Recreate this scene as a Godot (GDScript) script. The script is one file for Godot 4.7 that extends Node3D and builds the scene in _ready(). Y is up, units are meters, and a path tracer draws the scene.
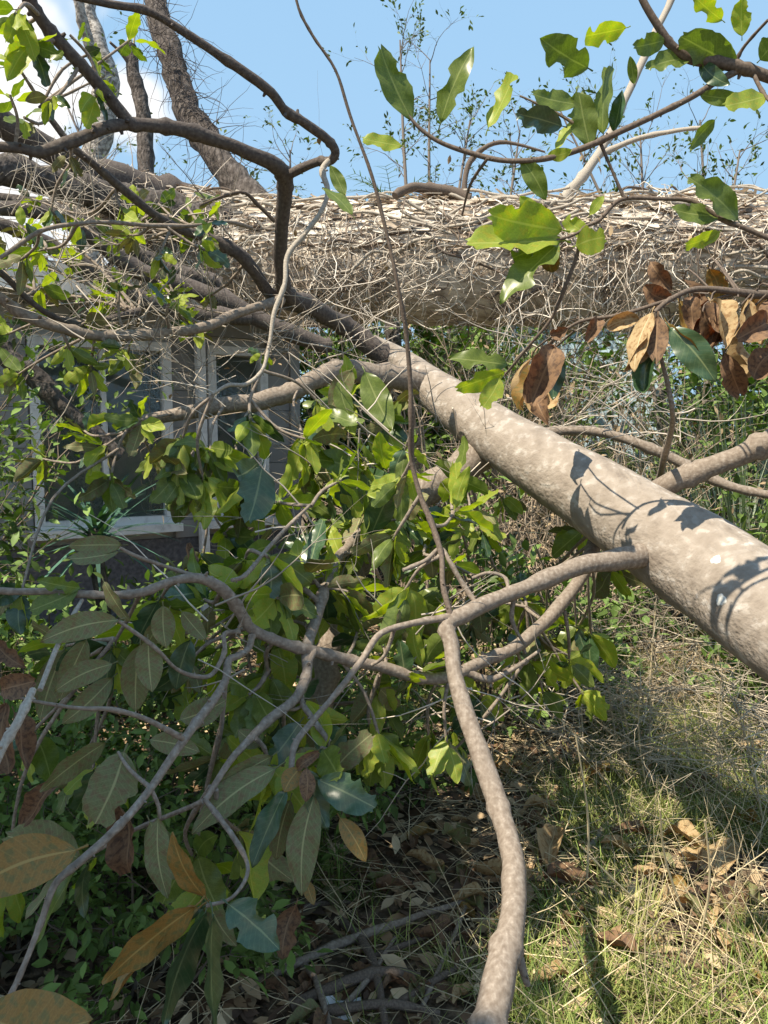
extends Node3D
# A storm-felled magnolia lying in front of a larger vine-covered log and a small house.

const F := 788.0                       # focal length in pixels of the 768 x 1024 photograph
const EYE := Vector3(0, 1.5, 0)
const SUN := Vector3(-0.42, 0.85, 0.32)   # towards the sun
var cb := Basis(Vector3.RIGHT, -atan(82.0 / 788.0))
var rng := RandomNumberGenerator.new()
var wob := FastNoiseLite.new()
var M := {}
var leaf_mesh := []
var used := {}

# ------------------------------------------------------------------ mesh building
class MB:
	var v := PackedVector3Array()
	var n := PackedVector3Array()
	var uv := PackedVector2Array()
	var c := PackedColorArray()
	var i := PackedInt32Array()
	var own := true                    # normals given
	func tube(p: PackedVector3Array, r: PackedFloat32Array, sides: int, color := Color(1, 1, 1), lump := 0.0, nz: FastNoiseLite = null) -> void:
		var m := p.size()
		if m < 2: return
		var t0 := (p[1] - p[0]).normalized()
		var u := t0.cross(Vector3.UP)
		if u.length() < 0.05: u = t0.cross(Vector3.RIGHT)
		u = u.normalized()
		var start := v.size()
		var along := 0.0
		for k in m:
			var t := (p[mini(k + 1, m - 1)] - p[maxi(k - 1, 0)]).normalized()
			u = (u - t * u.dot(t)).normalized()
			var w := t.cross(u)
			if k > 0: along += p[k].distance_to(p[k - 1])
			for s in sides + 1:
				var a := TAU * (s % sides) / sides
				var d := u * cos(a) + w * sin(a)
				var rr := r[k]
				if lump > 0.0: rr *= 1.0 + lump * nz.get_noise_3dv((p[k] + d * r[k]) * 100.0)
				v.append(p[k] + d * rr)
				n.append(d)
				uv.append(Vector2(float(s) / sides, along * 4.0))
				c.append(color)
		for k in m - 1:
			for s in sides:
				var a := start + k * (sides + 1) + s
				var b := a + 1
				var e := a + sides + 1
				i.append_array([a, e, b, b, e, e + 1])
		for end in [0, m - 1]:
			var o := v.size()
			var nn := (p[0] - p[1]).normalized() if end == 0 else (p[m - 1] - p[m - 2]).normalized()
			v.append(p[end]); n.append(nn); uv.append(Vector2(0.5, 0)); c.append(color)
			for s in sides:
				v.append(v[start + end * (sides + 1) + s]); n.append(nn); uv.append(Vector2(0.5, 0)); c.append(color)
			for s in sides:
				var a := o + 1 + s
				var b := o + 1 + (s + 1) % sides
				if end == 0: i.append_array([o, a, b])
				else: i.append_array([o, b, a])
	func quad(a: Vector3, b: Vector3, cc: Vector3, d: Vector3, nn: Vector3, color := Color(1, 1, 1)) -> void:
		var o := v.size()
		v.append_array([a, b, cc, d]); n.append_array([nn, nn, nn, nn]); c.append_array([color, color, color, color])
		uv.append_array([Vector2(0, 0), Vector2(1, 0), Vector2(1, 1), Vector2(0, 1)])
		if (b - a).cross(cc - a).dot(nn) > 0: i.append_array([o, o + 2, o + 1, o, o + 3, o + 2])
		else: i.append_array([o, o + 1, o + 2, o, o + 2, o + 3])
	func box(lo: Vector3, hi: Vector3) -> void:
		var x := [lo.x, hi.x]; var y := [lo.y, hi.y]; var z := [lo.z, hi.z]
		for s in 2:
			var g := -1.0 if s == 0 else 1.0
			quad(Vector3(x[s], y[0], z[0]), Vector3(x[s], y[1], z[0]), Vector3(x[s], y[1], z[1]), Vector3(x[s], y[0], z[1]), Vector3(g, 0, 0))
			quad(Vector3(x[0], y[s], z[0]), Vector3(x[1], y[s], z[0]), Vector3(x[1], y[s], z[1]), Vector3(x[0], y[s], z[1]), Vector3(0, g, 0))
			quad(Vector3(x[0], y[0], z[s]), Vector3(x[1], y[0], z[s]), Vector3(x[1], y[1], z[s]), Vector3(x[0], y[1], z[s]), Vector3(0, 0, g))
	func grid(pts: Array, uvs: Array, color := Color(1, 1, 1)) -> void:   # rows of equal length; front towards row x column
		var o := v.size()
		var h := pts.size()
		var w: int = pts[0].size()
		for r in h:
			for k in w:
				v.append(pts[r][k]); uv.append(uvs[r][k]); c.append(color)
				var a: Vector3 = pts[r][mini(k + 1, w - 1)] - pts[r][maxi(k - 1, 0)]
				var b: Vector3 = pts[mini(r + 1, h - 1)][k] - pts[maxi(r - 1, 0)][k]
				var nn := a.cross(b).normalized()
				if nn.length() < 0.5: nn = n[n.size() - 1] if n.size() > 0 else Vector3(0, 0, 1)
				n.append(nn)
		for r in h - 1:
			for k in w - 1:
				var a := o + r * w + k
				i.append_array([a, a + w, a + 1, a + 1, a + w, a + w + 1])
	func mesh() -> ArrayMesh:
		var arr := []
		arr.resize(Mesh.ARRAY_MAX)
		arr[Mesh.ARRAY_VERTEX] = v
		arr[Mesh.ARRAY_NORMAL] = n
		arr[Mesh.ARRAY_TEX_UV] = uv
		arr[Mesh.ARRAY_COLOR] = c
		arr[Mesh.ARRAY_INDEX] = i
		var m := ArrayMesh.new()
		m.add_surface_from_arrays(Mesh.PRIMITIVE_TRIANGLES, arr)
		return m

# ------------------------------------------------------------------ helpers
func P(px: float, py: float, d: float) -> Vector3:
	return EYE + cb * Vector3((px - 384.0) / F * d, -(py - 512.0) / F * d, -d)

func G(px: float, py: float, h := 0.0) -> Vector3:
	var r := cb * Vector3((px - 384.0) / F, -(py - 512.0) / F, -1.0)
	return EYE + r * ((h - EYE.y) / r.y)

func gh(x: float, z: float) -> float:       # height of the ground
	return 0.05 * wob.get_noise_2d(x * 28.0, z * 28.0) + 0.02 * wob.get_noise_2d(x * 140.0, z * 140.0)

func rf(a: float, b: float) -> float: return rng.randf_range(a, b)
func rdir() -> Vector3: return Vector3(rng.randfn(), rng.randfn(), rng.randfn()).normalized()
func lin(r: float, g: float, b: float) -> Color: return Color(r, g, b).linear_to_srgb()

func numbered(called: String) -> String:
	used[called] = used.get(called, -1) + 1
	return called if used[called] == 0 else "%s_%03d" % [called, used[called]]

func thing(called: String, at: Vector3, label: String, category: String, group := "") -> Node3D:
	var o := Node3D.new()
	o.name = numbered(called)
	add_child(o)
	o.position = at
	o.set_meta("label", label); o.set_meta("category", category)
	if group != "": o.set_meta("group", group)
	return o

func place(o: Node3D, parent: Node, t := Transform3D()) -> void:   # t is in world axes; parts of parts share the world's axes
	parent.add_child(o, true)
	if parent != self and parent.has_meta("label") and parent.get_parent() == self and parent.has_meta("category"): t.origin -= parent.position
	o.transform = t

func obj(called: String, mesh: Mesh, mat: Material, parent: Node, t := Transform3D()) -> MeshInstance3D:
	var o := MeshInstance3D.new()
	o.name = numbered(called) if parent == self else called
	o.mesh = mesh
	o.material_override = mat
	place(o, parent, t)
	return o

func many(called: String, mesh: Mesh, mat: Material, parent: Node, ts: Array, cols: Array = []) -> MultiMeshInstance3D:
	var mm := MultiMesh.new()
	mm.transform_format = MultiMesh.TRANSFORM_3D
	mm.use_colors = cols.size() > 0
	mm.mesh = mesh
	mm.instance_count = ts.size()
	for k in ts.size():
		mm.set_instance_transform(k, ts[k])
		if cols.size() > 0: mm.set_instance_color(k, cols[k])
	var o := MultiMeshInstance3D.new()
	o.name = numbered(called) if parent == self else called
	o.multimesh = mm
	o.material_override = mat
	o.set_meta("kind", "stuff")
	place(o, parent)
	return o

func smooth(cp: Array, sub: int) -> Array:      # control points [Vector3, radius]; returns [points, radii]
	var p := PackedVector3Array()
	var r := PackedFloat32Array()
	var m := cp.size()
	for k in m - 1:
		var a: Vector3 = cp[maxi(k - 1, 0)][0]; var b: Vector3 = cp[k][0]
		var c: Vector3 = cp[k + 1][0]; var d: Vector3 = cp[mini(k + 2, m - 1)][0]
		for s in sub:
			var t := float(s) / sub
			p.append(b.cubic_interpolate(c, a, d, t))
			r.append(lerpf(cp[k][1], cp[k + 1][1], t))
	p.append(cp[m - 1][0]); r.append(cp[m - 1][1])
	return [p, r]

func path(rows: Array) -> Array:                # flat rows of px, py, depth, width in pixels
	var cp := []
	for k in range(0, rows.size(), 4):
		cp.append([P(rows[k], rows[k + 1], rows[k + 2]), maxf(0.5 * rows[k + 3] * rows[k + 2] / F, 0.0008)])
	return cp

func branch(called: String, parent: Node, cp: Array, mat: Material, sub := 5, sides := 10, kink := 0.6) -> MeshInstance3D:
	var s := smooth(cp, sub)
	var p: PackedVector3Array = s[0]
	var r: PackedFloat32Array = s[1]
	for k in range(1, p.size() - 1):            # small crooks and swellings
		p[k] += Vector3(wob.get_noise_3dv(p[k] * 130.0), wob.get_noise_3dv(p[k] * 130.0 + Vector3(50, 0, 0)), wob.get_noise_3dv(p[k] * 130.0 + Vector3(0, 90, 0))) * r[k] * kink
		r[k] *= 1.0 + 0.2 * wob.get_noise_3dv(p[k] * 260.0)
		if rng.randf() < 0.13: r[k] *= rf(1.12, 1.3)          # nodes
	var b := MB.new()
	b.tube(p, r, sides, Color(1, 1, 1), 0.10, wob)
	for k in range(2, p.size() - 2, 3):         # bud scars and stubs
		if r[k] < 0.02 and rng.randf() < 0.5:
			var d := rdir()
			d = (d - (p[k + 1] - p[k]).normalized() * d.dot((p[k + 1] - p[k]).normalized())).normalized()
			b.tube(PackedVector3Array([p[k] + d * r[k] * 0.5, p[k] + d * r[k] * rf(1.25, 1.8)]), PackedFloat32Array([r[k] * 0.5, r[k] * 0.22]), 5)
	return obj(called, b.mesh(), mat, parent)

func spray(b: MB, p: Vector3, dir: Vector3, length: float, r: float, depth: int, bend: float, color: Color, tips: Array, kids := 4, sides := 4) -> void:
	var pts := PackedVector3Array([p])
	var rad := PackedFloat32Array([r])
	var q := p
	var d := dir.normalized()
	var m := 6
	for k in m:
		d = (d + rdir() * bend).normalized()
		q += d * length / m
		pts.append(q)
		rad.append(r * (1.0 - 0.75 * (k + 1) / m))
		if depth > 0 and k > 0:
			for j in kids:
				if rng.randf() < 0.38:
					spray(b, q, (d + rdir() * 0.9).normalized(), length * rf(0.3, 0.6), r * (1.0 - 0.7 * k / m) * 0.6, depth - 1, bend, color, tips, kids, sides)
		if depth == 0: tips.append([q, d])
	b.tube(pts, rad, sides, color.lerp(color * rf(0.6, 1.3), 0.8))

# ------------------------------------------------------------------ materials
func ramp(stops: Array) -> Gradient:
	var g := Gradient.new()
	var o := PackedFloat32Array(); var c := PackedColorArray()
	for s in stops:
		o.append(s[0]); c.append(lin(s[1], s[2], s[3]))
	g.offsets = o; g.colors = c
	return g

func noise_tex(freq: float, stops: Array, oct := 5, sd := 1, size := 512, normal := false) -> NoiseTexture2D:
	var f := FastNoiseLite.new()
	f.seed = sd; f.frequency = freq; f.fractal_octaves = oct
	f.noise_type = FastNoiseLite.TYPE_SIMPLEX_SMOOTH
	var t := NoiseTexture2D.new()
	t.width = size; t.height = size; t.seamless = true; t.noise = f
	if normal:
		t.as_normal_map = true; t.bump_strength = 6.0
	else: t.color_ramp = ramp(stops)
	return t

func tri_mat(tex: Texture2D, scale: float, rough := 0.9, norm: Texture2D = null, ns := 1.0, stretch := Vector3.ONE) -> StandardMaterial3D:
	var m := StandardMaterial3D.new()
	m.albedo_texture = tex
	m.uv1_triplanar = true
	m.uv1_scale = stretch * scale
	m.roughness = rough
	m.metallic_specular = 0.3
	if norm:
		m.normal_enabled = true; m.normal_texture = norm; m.normal_scale = ns
	return m

func leaf_tex(base: Vector3, vein: Vector3, blotch: Vector3, share: float, sd: int) -> ImageTexture:
	var f := FastNoiseLite.new()
	f.seed = sd; f.frequency = 0.045; f.fractal_octaves = 4
	var g := FastNoiseLite.new()
	g.seed = sd + 7; g.frequency = 0.2
	var im := Image.create(96, 192, false, Image.FORMAT_RGB8)
	for y in 192:
		for x in 96:
			var u := (x + 0.5) / 96.0 * 2.0 - 1.0
			var t := y / 192.0
			var k := clampf((f.get_noise_2d(x, y) + share) * 2.2, 0, 1)
			var c := base.lerp(blotch, k)
			c *= 1.0 + 0.25 * g.get_noise_2d(x, y)
			c *= 1.0 - 0.55 * smoothstep(0.55, 0.75, g.get_noise_2d(x * 0.7 + 300.0, y * 0.7) + 0.25 * f.get_noise_2d(x + 90.0, y))     # specks
			var side := absf(fposmod(t * 13.0 - absf(u) * 2.2, 1.0) - 0.5)      # side veins
			c = c.lerp(vein, 0.30 * smoothstep(0.40, 0.5, side))
			c = c.lerp(vein, smoothstep(0.075, 0.03, absf(u)))
			im.set_pixel(x, y, lin(clampf(c.x, 0, 1), clampf(c.y, 0, 1), clampf(c.z, 0, 1)))
	return ImageTexture.create_from_image(im)

func leaf_mat(tex: Texture2D, rough: float, spec: float, back: Color) -> StandardMaterial3D:
	var m := StandardMaterial3D.new()
	m.albedo_texture = tex
	m.roughness = rough
	m.metallic_specular = spec
	m.backlight_enabled = true
	m.backlight = back
	m.cull_mode = BaseMaterial3D.CULL_DISABLED
	return m

func plain(c: Color, rough := 0.85, back := Color(0, 0, 0), vertex := false) -> StandardMaterial3D:
	var m := StandardMaterial3D.new()
	m.albedo_color = c
	m.roughness = rough
	m.metallic_specular = 0.35
	m.vertex_color_use_as_albedo = vertex
	if back != Color(0, 0, 0):
		m.backlight_enabled = true; m.backlight = back
		m.cull_mode = BaseMaterial3D.CULL_DISABLED
	return m

func make_materials() -> void:
	var bumpy := noise_tex(0.03, [], 5, 4, 512, true)
	M.trunk = tri_mat(noise_tex(0.008, [[0.0, 0.17, 0.14, 0.115], [0.36, 0.255, 0.215, 0.178], [0.58, 0.30, 0.257, 0.217], [0.70, 0.34, 0.295, 0.255], [0.76, 0.46, 0.42, 0.38], [1.0, 0.53, 0.495, 0.45]], 7, 11, 1024), 2.0, 0.88, noise_tex(0.05, [], 6, 5, 512, true), 0.6)
	M.branch = tri_mat(noise_tex(0.02, [[0.0, 0.13, 0.10, 0.078], [0.45, 0.22, 0.18, 0.145], [0.7, 0.28, 0.235, 0.195], [1.0, 0.42, 0.38, 0.33]], 6, 12), 7.0, 0.85, bumpy, 0.5)
	M.limb = tri_mat(noise_tex(0.02, [[0.0, 0.05, 0.04, 0.038], [0.5, 0.10, 0.083, 0.075], [0.75, 0.145, 0.125, 0.11], [1.0, 0.25, 0.22, 0.20]], 6, 13), 6.0, 0.88, bumpy, 0.7)
	M.twig = tri_mat(noise_tex(0.03, [[0.0, 0.07, 0.055, 0.045], [0.5, 0.13, 0.10, 0.08], [1.0, 0.22, 0.18, 0.15]], 4, 14), 8.0, 0.8)
	M.pale_twig = tri_mat(noise_tex(0.03, [[0.0, 0.20, 0.17, 0.14], [0.5, 0.36, 0.32, 0.27], [1.0, 0.52, 0.48, 0.42]], 4, 15), 8.0, 0.85)
	M.rough_bark = tri_mat(noise_tex(0.025, [[0.0, 0.025, 0.02, 0.018], [0.45, 0.075, 0.064, 0.057], [0.7, 0.14, 0.12, 0.11], [1.0, 0.26, 0.24, 0.22]], 6, 16), 2.2, 0.95, bumpy, 1.5, Vector3(1, 0.4, 1))
	M.log_bark = tri_mat(noise_tex(0.025, [[0.0, 0.16, 0.125, 0.095], [0.36, 0.36, 0.30, 0.24], [0.55, 0.58, 0.51, 0.43], [1.0, 0.72, 0.66, 0.57]], 6, 17), 1.2, 0.95, bumpy, 0.8, Vector3(0.5, 2, 2))
	M.mottled = tri_mat(noise_tex(0.02, [[0.0, 0.09, 0.08, 0.075], [0.45, 0.18, 0.165, 0.15], [0.52, 0.42, 0.39, 0.36], [1.0, 0.58, 0.55, 0.51]], 5, 18), 1.6, 0.9, bumpy, 1.0)
	M.lichen = tri_mat(noise_tex(0.05, [[0.0, 0.35, 0.34, 0.31], [0.5, 0.60, 0.60, 0.57], [1.0, 0.72, 0.72, 0.70]], 5, 19, 256), 14.0, 0.95)
	M.stalk = plain(Color(1, 1, 1), 0.9, Color(0, 0, 0), true)
	# leaves: 0 green, 1 yellow green, 2 dark gloss, 3 olive underside, 4 rust, 5 pale tan, 6 orange
	var pale := Vector3(0.30, 0.34, 0.12)
	M.leaf = [
		leaf_mat(leaf_tex(Vector3(0.145, 0.195, 0.045), pale, Vector3(0.18, 0.235, 0.055), 0.05, 21), 0.34, 0.5, Color(0.86, 0.95, 0.30)),
		leaf_mat(leaf_tex(Vector3(0.33, 0.42, 0.06), Vector3(0.50, 0.55, 0.14), Vector3(0.42, 0.42, 0.06), 0.0, 22), 0.45, 0.5, Color(0.95, 1.0, 0.30)),
		leaf_mat(leaf_tex(Vector3(0.035, 0.075, 0.028), Vector3(0.16, 0.20, 0.09), Vector3(0.05, 0.095, 0.04), 0.1, 23), 0.32, 0.6, Color(0.30, 0.42, 0.12)),
		leaf_mat(leaf_tex(Vector3(0.16, 0.17, 0.075), Vector3(0.34, 0.33, 0.16), Vector3(0.17, 0.125, 0.065), 0.05, 24), 0.6, 0.4, Color(0.55, 0.55, 0.22)),
		leaf_mat(leaf_tex(Vector3(0.21, 0.13, 0.075), Vector3(0.29, 0.19, 0.11), Vector3(0.11, 0.07, 0.048), 0.1, 25), 0.7, 0.35, Color(0.60, 0.34, 0.16)),
		leaf_mat(leaf_tex(Vector3(0.42, 0.31, 0.17), Vector3(0.55, 0.45, 0.28), Vector3(0.28, 0.17, 0.08), 0.05, 26), 0.75, 0.3, Color(0.60, 0.45, 0.25)),
		leaf_mat(leaf_tex(Vector3(0.27, 0.165, 0.045), Vector3(0.40, 0.29, 0.10), Vector3(0.17, 0.15, 0.05), 0.05, 27), 0.5, 0.45, Color(0.70, 0.50, 0.14)),
	]
	M.straw = plain(lin(0.62, 0.52, 0.34), 0.85)
	M.small_leaf = plain(Color(1, 1, 1), 0.5, Color(0.62, 0.70, 0.25), true)
	M.grass = plain(Color(1, 1, 1), 0.6, Color(0.6, 0.66, 0.25), true)
	M.flake = plain(Color(1, 1, 1), 0.85, Color(0.35, 0.30, 0.20), true)
	M.soil = tri_mat(noise_tex(0.02, [[0.0, 0.04, 0.03, 0.02], [0.45, 0.11, 0.083, 0.058], [0.7, 0.19, 0.145, 0.10], [1.0, 0.32, 0.25, 0.17]], 6, 31, 1024), 0.9, 0.97, bumpy, 1.5)

# ------------------------------------------------------------------ leaves
func make_leaf(sd: int, ratio: float, fold: float, bow: float, torn: float, curl := 0.0) -> ArrayMesh:
	var r := RandomNumberGenerator.new()
	r.seed = sd
	var rows := 17
	var bites := []
	for side in 2:
		var list := []
		var nb := 0 if torn == 0.0 else r.randi_range(1, 3)
		for k in nb: list.append([r.randf_range(0.3, 0.95), r.randf_range(0.05, 0.13), r.randf_range(0.3, 0.75) * torn])
		bites.append(list)
	var tip := 1.0 if torn == 0.0 or r.randf() < 0.45 else r.randf_range(0.80, 0.92)     # tip torn off
	var ph := r.randf() * TAU
	var lean := r.randf_range(-0.06, 0.06)
	var pts := []; var uvs := []
	for k in rows:
		var t := float(k) / (rows - 1)
		var tt := t * tip
		var w := 0.5 * ratio * pow(sin(PI * pow(clampf(tt, 0.0, 1.0), 0.88)), 0.72)
		if k == 0: w = 0.01
		if k == rows - 1 and tip == 1.0: w = 0.004
		var a := []; var b := []
		for j in 5:
			var s := (j - 2) / 2.0
			var ww := w
			if torn > 0.0 and k > 0:
				var cut := 1.0
				for e in bites[0 if s < 0 else 1]:
					var q: float = absf(tt - e[0]) / e[1]
					if q < 1.0: cut = minf(cut, 1.0 - e[2] * (1.0 - q * q * q))
				ww *= cut * r.randf_range(0.93, 1.03)
			var x := s * ww + lean * sin(PI * t)
			var z: float = fold * absf(s) * w + bow * 4.0 * t * (1.0 - t) * 0.25 + 0.022 * absf(s) * sin(t * 15.0 + ph + s * 2.0)
			z += curl * s * s * w * 1.6 + curl * 0.12 * sin(t * 7.0 + ph)
			var yy := t * tip
			if tip < 1.0 and k == rows - 1: yy += r.randf_range(-0.05, 0.04)
			a.append(Vector3(x, yy, z)); b.append(Vector2(0.5 + 0.5 * s, tt))
		pts.append(a); uvs.append(b)
	var m := MB.new()
	m.grid(pts, uvs)
	m.tube(PackedVector3Array([Vector3(0, -0.11, -0.03), Vector3(0, -0.05, -0.008), Vector3(0, 0.03, -0.004)]), PackedFloat32Array([0.011, 0.009, 0.006]), 5)
	return m.mesh()

func make_leaves() -> void:
	for k in 5: leaf_mesh.append(make_leaf(100 + k, 0.34 + 0.02 * k, 0.12 + 0.05 * k, [0.10, -0.12, 0.25, -0.22, 0.05][k], 0.0))     # 0..4 whole
	for k in 6: leaf_mesh.append(make_leaf(200 + k, 0.40, 0.10 + 0.04 * k, [0.10, -0.10, 0.22, -0.2, 0.0, 0.15][k], 0.9))            # 5..10 torn
	for k in 5: leaf_mesh.append(make_leaf(300 + k, 0.38, 0.30, [0.3, -0.35, 0.5, -0.3, 0.2][k], 0.5, 0.55))                        # 11..15 dry, curled
	for k in 6: leaf_mesh.append(make_leaf(400 + k, 0.32 + 0.03 * k, 0.05 + 0.09 * k, [0.55, -0.5, 0.4, -0.65, 0.3, -0.3][k], 0.0 if k % 2 else 0.35, [0.0, 0.2, -0.2, 0.1, 0.3, -0.3][k]))     # 16..21 strongly bowed

var pending := []
var collect := false
func leaf_at(parent: Node, b: Vector3, t: Vector3, normal: Vector3, kind: int, variant: int, ws := 1.0) -> void:
	var y := t - b
	var l := y.length()
	y /= l
	var z := (normal - y * normal.dot(y)).normalized()
	var x := y.cross(z)
	var tf := Transform3D(Basis(x * l * ws, y * l, z * l), b)
	if collect: pending.append([parent, tf, kind, variant, l / b.distance_to(EYE)])
	else: obj("leaf", leaf_mesh[variant], M.leaf[kind], parent, tf)

# the 300 leaves that show largest are parts of their branch; the rest are joined
func settle_leaves(t: Node) -> void:
	pending.sort_custom(func(a, b): return a[4] > b[4])
	var rest := []
	for k in M.leaf.size(): rest.append(MB.new())
	for k in pending.size():
		var e: Array = pending[k]
		if k < 300: obj("leaf", leaf_mesh[e[3]], M.leaf[e[2]], e[0], e[1])
		else:
			var a: Array = (leaf_mesh[e[3]] as ArrayMesh).surface_get_arrays(0)
			var m: MB = rest[e[2]]
			var o := m.v.size()
			var tf: Transform3D = e[1]
			var nb := tf.basis.inverse().transposed()
			for v in a[Mesh.ARRAY_VERTEX]: m.v.append(tf * v)
			for v in a[Mesh.ARRAY_NORMAL]: m.n.append((nb * v).normalized())
			m.uv.append_array(a[Mesh.ARRAY_TEX_UV])
			m.c.append_array(a[Mesh.ARRAY_COLOR])
			for v in a[Mesh.ARRAY_INDEX]: m.i.append(v + o)
	var mesh := ArrayMesh.new()
	for k in rest.size():
		var m: MB = rest[k]
		if m.v.size() == 0: continue
		var one := m.mesh()
		mesh.add_surface_from_arrays(Mesh.PRIMITIVE_TRIANGLES, one.surface_get_arrays(0))
		mesh.surface_set_material(mesh.get_surface_count() - 1, M.leaf[k])
	var o := MeshInstance3D.new()
	o.name = "smaller_leaves"
	o.mesh = mesh
	o.set_meta("kind", "stuff")
	place(o, t)
	print("leaves ", pending.size())
	pending = []
	collect = false

func scatter(t: Node, hosts: Array, box: Array, n: int, count: int, l: float, kinds: Array, torn := 0.4) -> void:
	for k in n:
		var px := rf(box[0], box[1]); var py := rf(box[2], box[3]); var d := rf(box[4], box[5])
		var c := P(px, py, d)
		var best := 99.0; var from := c; var host: Node = t
		for h in hosts:
			for p in h[1]:
				var q: float = p.distance_to(c)
				if q < best: best = q; from = p; host = h[0]
		sprig(host, from, px, py, d, count, l * rf(0.8, 1.15), kinds, torn, 1.0, 0.4, null, 1.15)

# one traced leaf: base and tip in pixels, depths, width in pixels as seen, kind, variant, tilt sign
func lf(parent: Node, bx: float, by: float, bd: float, tx: float, ty: float, td: float, wpx: float, kind: int, variant := 0, sgn := 1.0) -> void:
	var b := P(bx, by, bd); var t := P(tx, ty, td)
	var y := (t - b).normalized()
	var real := 0.37 * (t - b).length()
	var seen := wpx * 0.5 * (bd + td) / F
	var roll := acos(clampf(seen / real, 0.15, 1.0)) * sgn
	var ws := maxf(1.0, seen / real)
	var n := (EYE - b)
	n = (n - y * n.dot(y)).normalized().rotated(y, roll)
	leaf_at(parent, b, t, n, kind, variant, ws)

func rosette(parent: Node, c: Vector3, axis: Vector3, count: int, l: float, kinds: Array, torn := 0.5, open := 1.0, droop := 0.3, wide := 1.0) -> void:
	axis = axis.normalized()
	var u := axis.cross(Vector3(0.3, 1, 0.2)).normalized()
	var w := axis.cross(u)
	var a0 := rf(0, TAU)
	for k in count:
		var a := a0 + TAU * k * 0.382 + rf(-0.3, 0.3)
		var tilt := open * rf(0.55, 1.25)
		var d := (axis * cos(tilt) + (u * cos(a) + w * sin(a)) * sin(tilt)).normalized()
		d = (d + Vector3(0, -droop * rf(0.4, 1.4), 0)).normalized()
		var b := c - axis * rf(0.0, 0.035) + d * 0.012
		var n := (axis * 1.0 + Vector3.UP * 0.6 + rdir() * 0.55)
		var v: int = rng.randi_range(5, 10) if rng.randf() < torn else [0, 1, 2, 3, 4, 16, 17, 18, 19, 20, 21][rng.randi() % 11]
		var kind: int = kinds[rng.randi() % kinds.size()]
		if kind >= 4: v = rng.randi_range(11, 15)
		leaf_at(parent, b, b + d * l * rf(0.65, 1.15), n, kind, v, rf(0.9, 1.2) * wide)

# twig from a point to a rosette centre
func sprig(parent: Node, from: Vector3, px: float, py: float, d: float, count: int, l: float, kinds: Array, torn := 0.5, open := 1.0, droop := 0.3, mat: Material = null, wide := 1.0) -> void:
	var c := P(px, py, d)
	var mid := from.lerp(c, 0.5) + rdir() * from.distance_to(c) * 0.12
	var tw := branch("twig", parent, [[from, 0.0055], [mid, 0.0048], [c, 0.0038]], mat if mat else M.branch, 5, 6)
	rosette(parent, c, (c - mid).normalized() + rdir() * 0.3, count, l, kinds, torn, open, droop, wide)

# ------------------------------------------------------------------ scene
func _ready() -> void:
	rng.seed = 5
	wob.seed = 3
	wob.frequency = 0.02
	# camera
	var cam := Camera3D.new()
	cam.name = "camera"
	cam.fov = rad_to_deg(2.0 * atan(512.0 / F))
	cam.near = 0.05; cam.far = 400.0
	add_child(cam)
	cam.transform = Transform3D(cb, EYE)
	cam.current = true
	# sky and exposure
	var env := Environment.new()
	env.background_mode = Environment.BG_SKY
	env.tonemap_mode = Environment.TONE_MAPPER_LINEAR
	env.tonemap_exposure = 1.8
	env.sdfgi_enabled = true; env.ssao_enabled = true; env.ssil_enabled = true
	var sky := Sky.new()
	var pano := PanoramaSkyMaterial.new()
	pano.panorama = sky_picture()
	pano.energy_multiplier = 0.52
	sky.sky_material = pano
	env.sky = sky
	var we := WorldEnvironment.new()
	we.name = "environment"; we.environment = env
	add_child(we)
	# sun
	var sun := DirectionalLight3D.new()
	sun.name = "sun"
	sun.light_energy = 1.6
	sun.light_color = Color(1.0, 0.95, 0.86)
	sun.light_angular_distance = 0.5
	sun.shadow_enabled = true
	add_child(sun)
	sun.look_at_from_position(SUN * 20.0, Vector3.ZERO, Vector3.UP)

	make_materials()
	make_leaves()
	build_ground()
	build_house()
	build_shed()
	build_log()
	build_back_trees()
	build_magnolia()
	build_overhang()
	build_dead_sprays()
	build_undergrowth()
	build_shade_tree()
	build_floor_litter()

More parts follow.
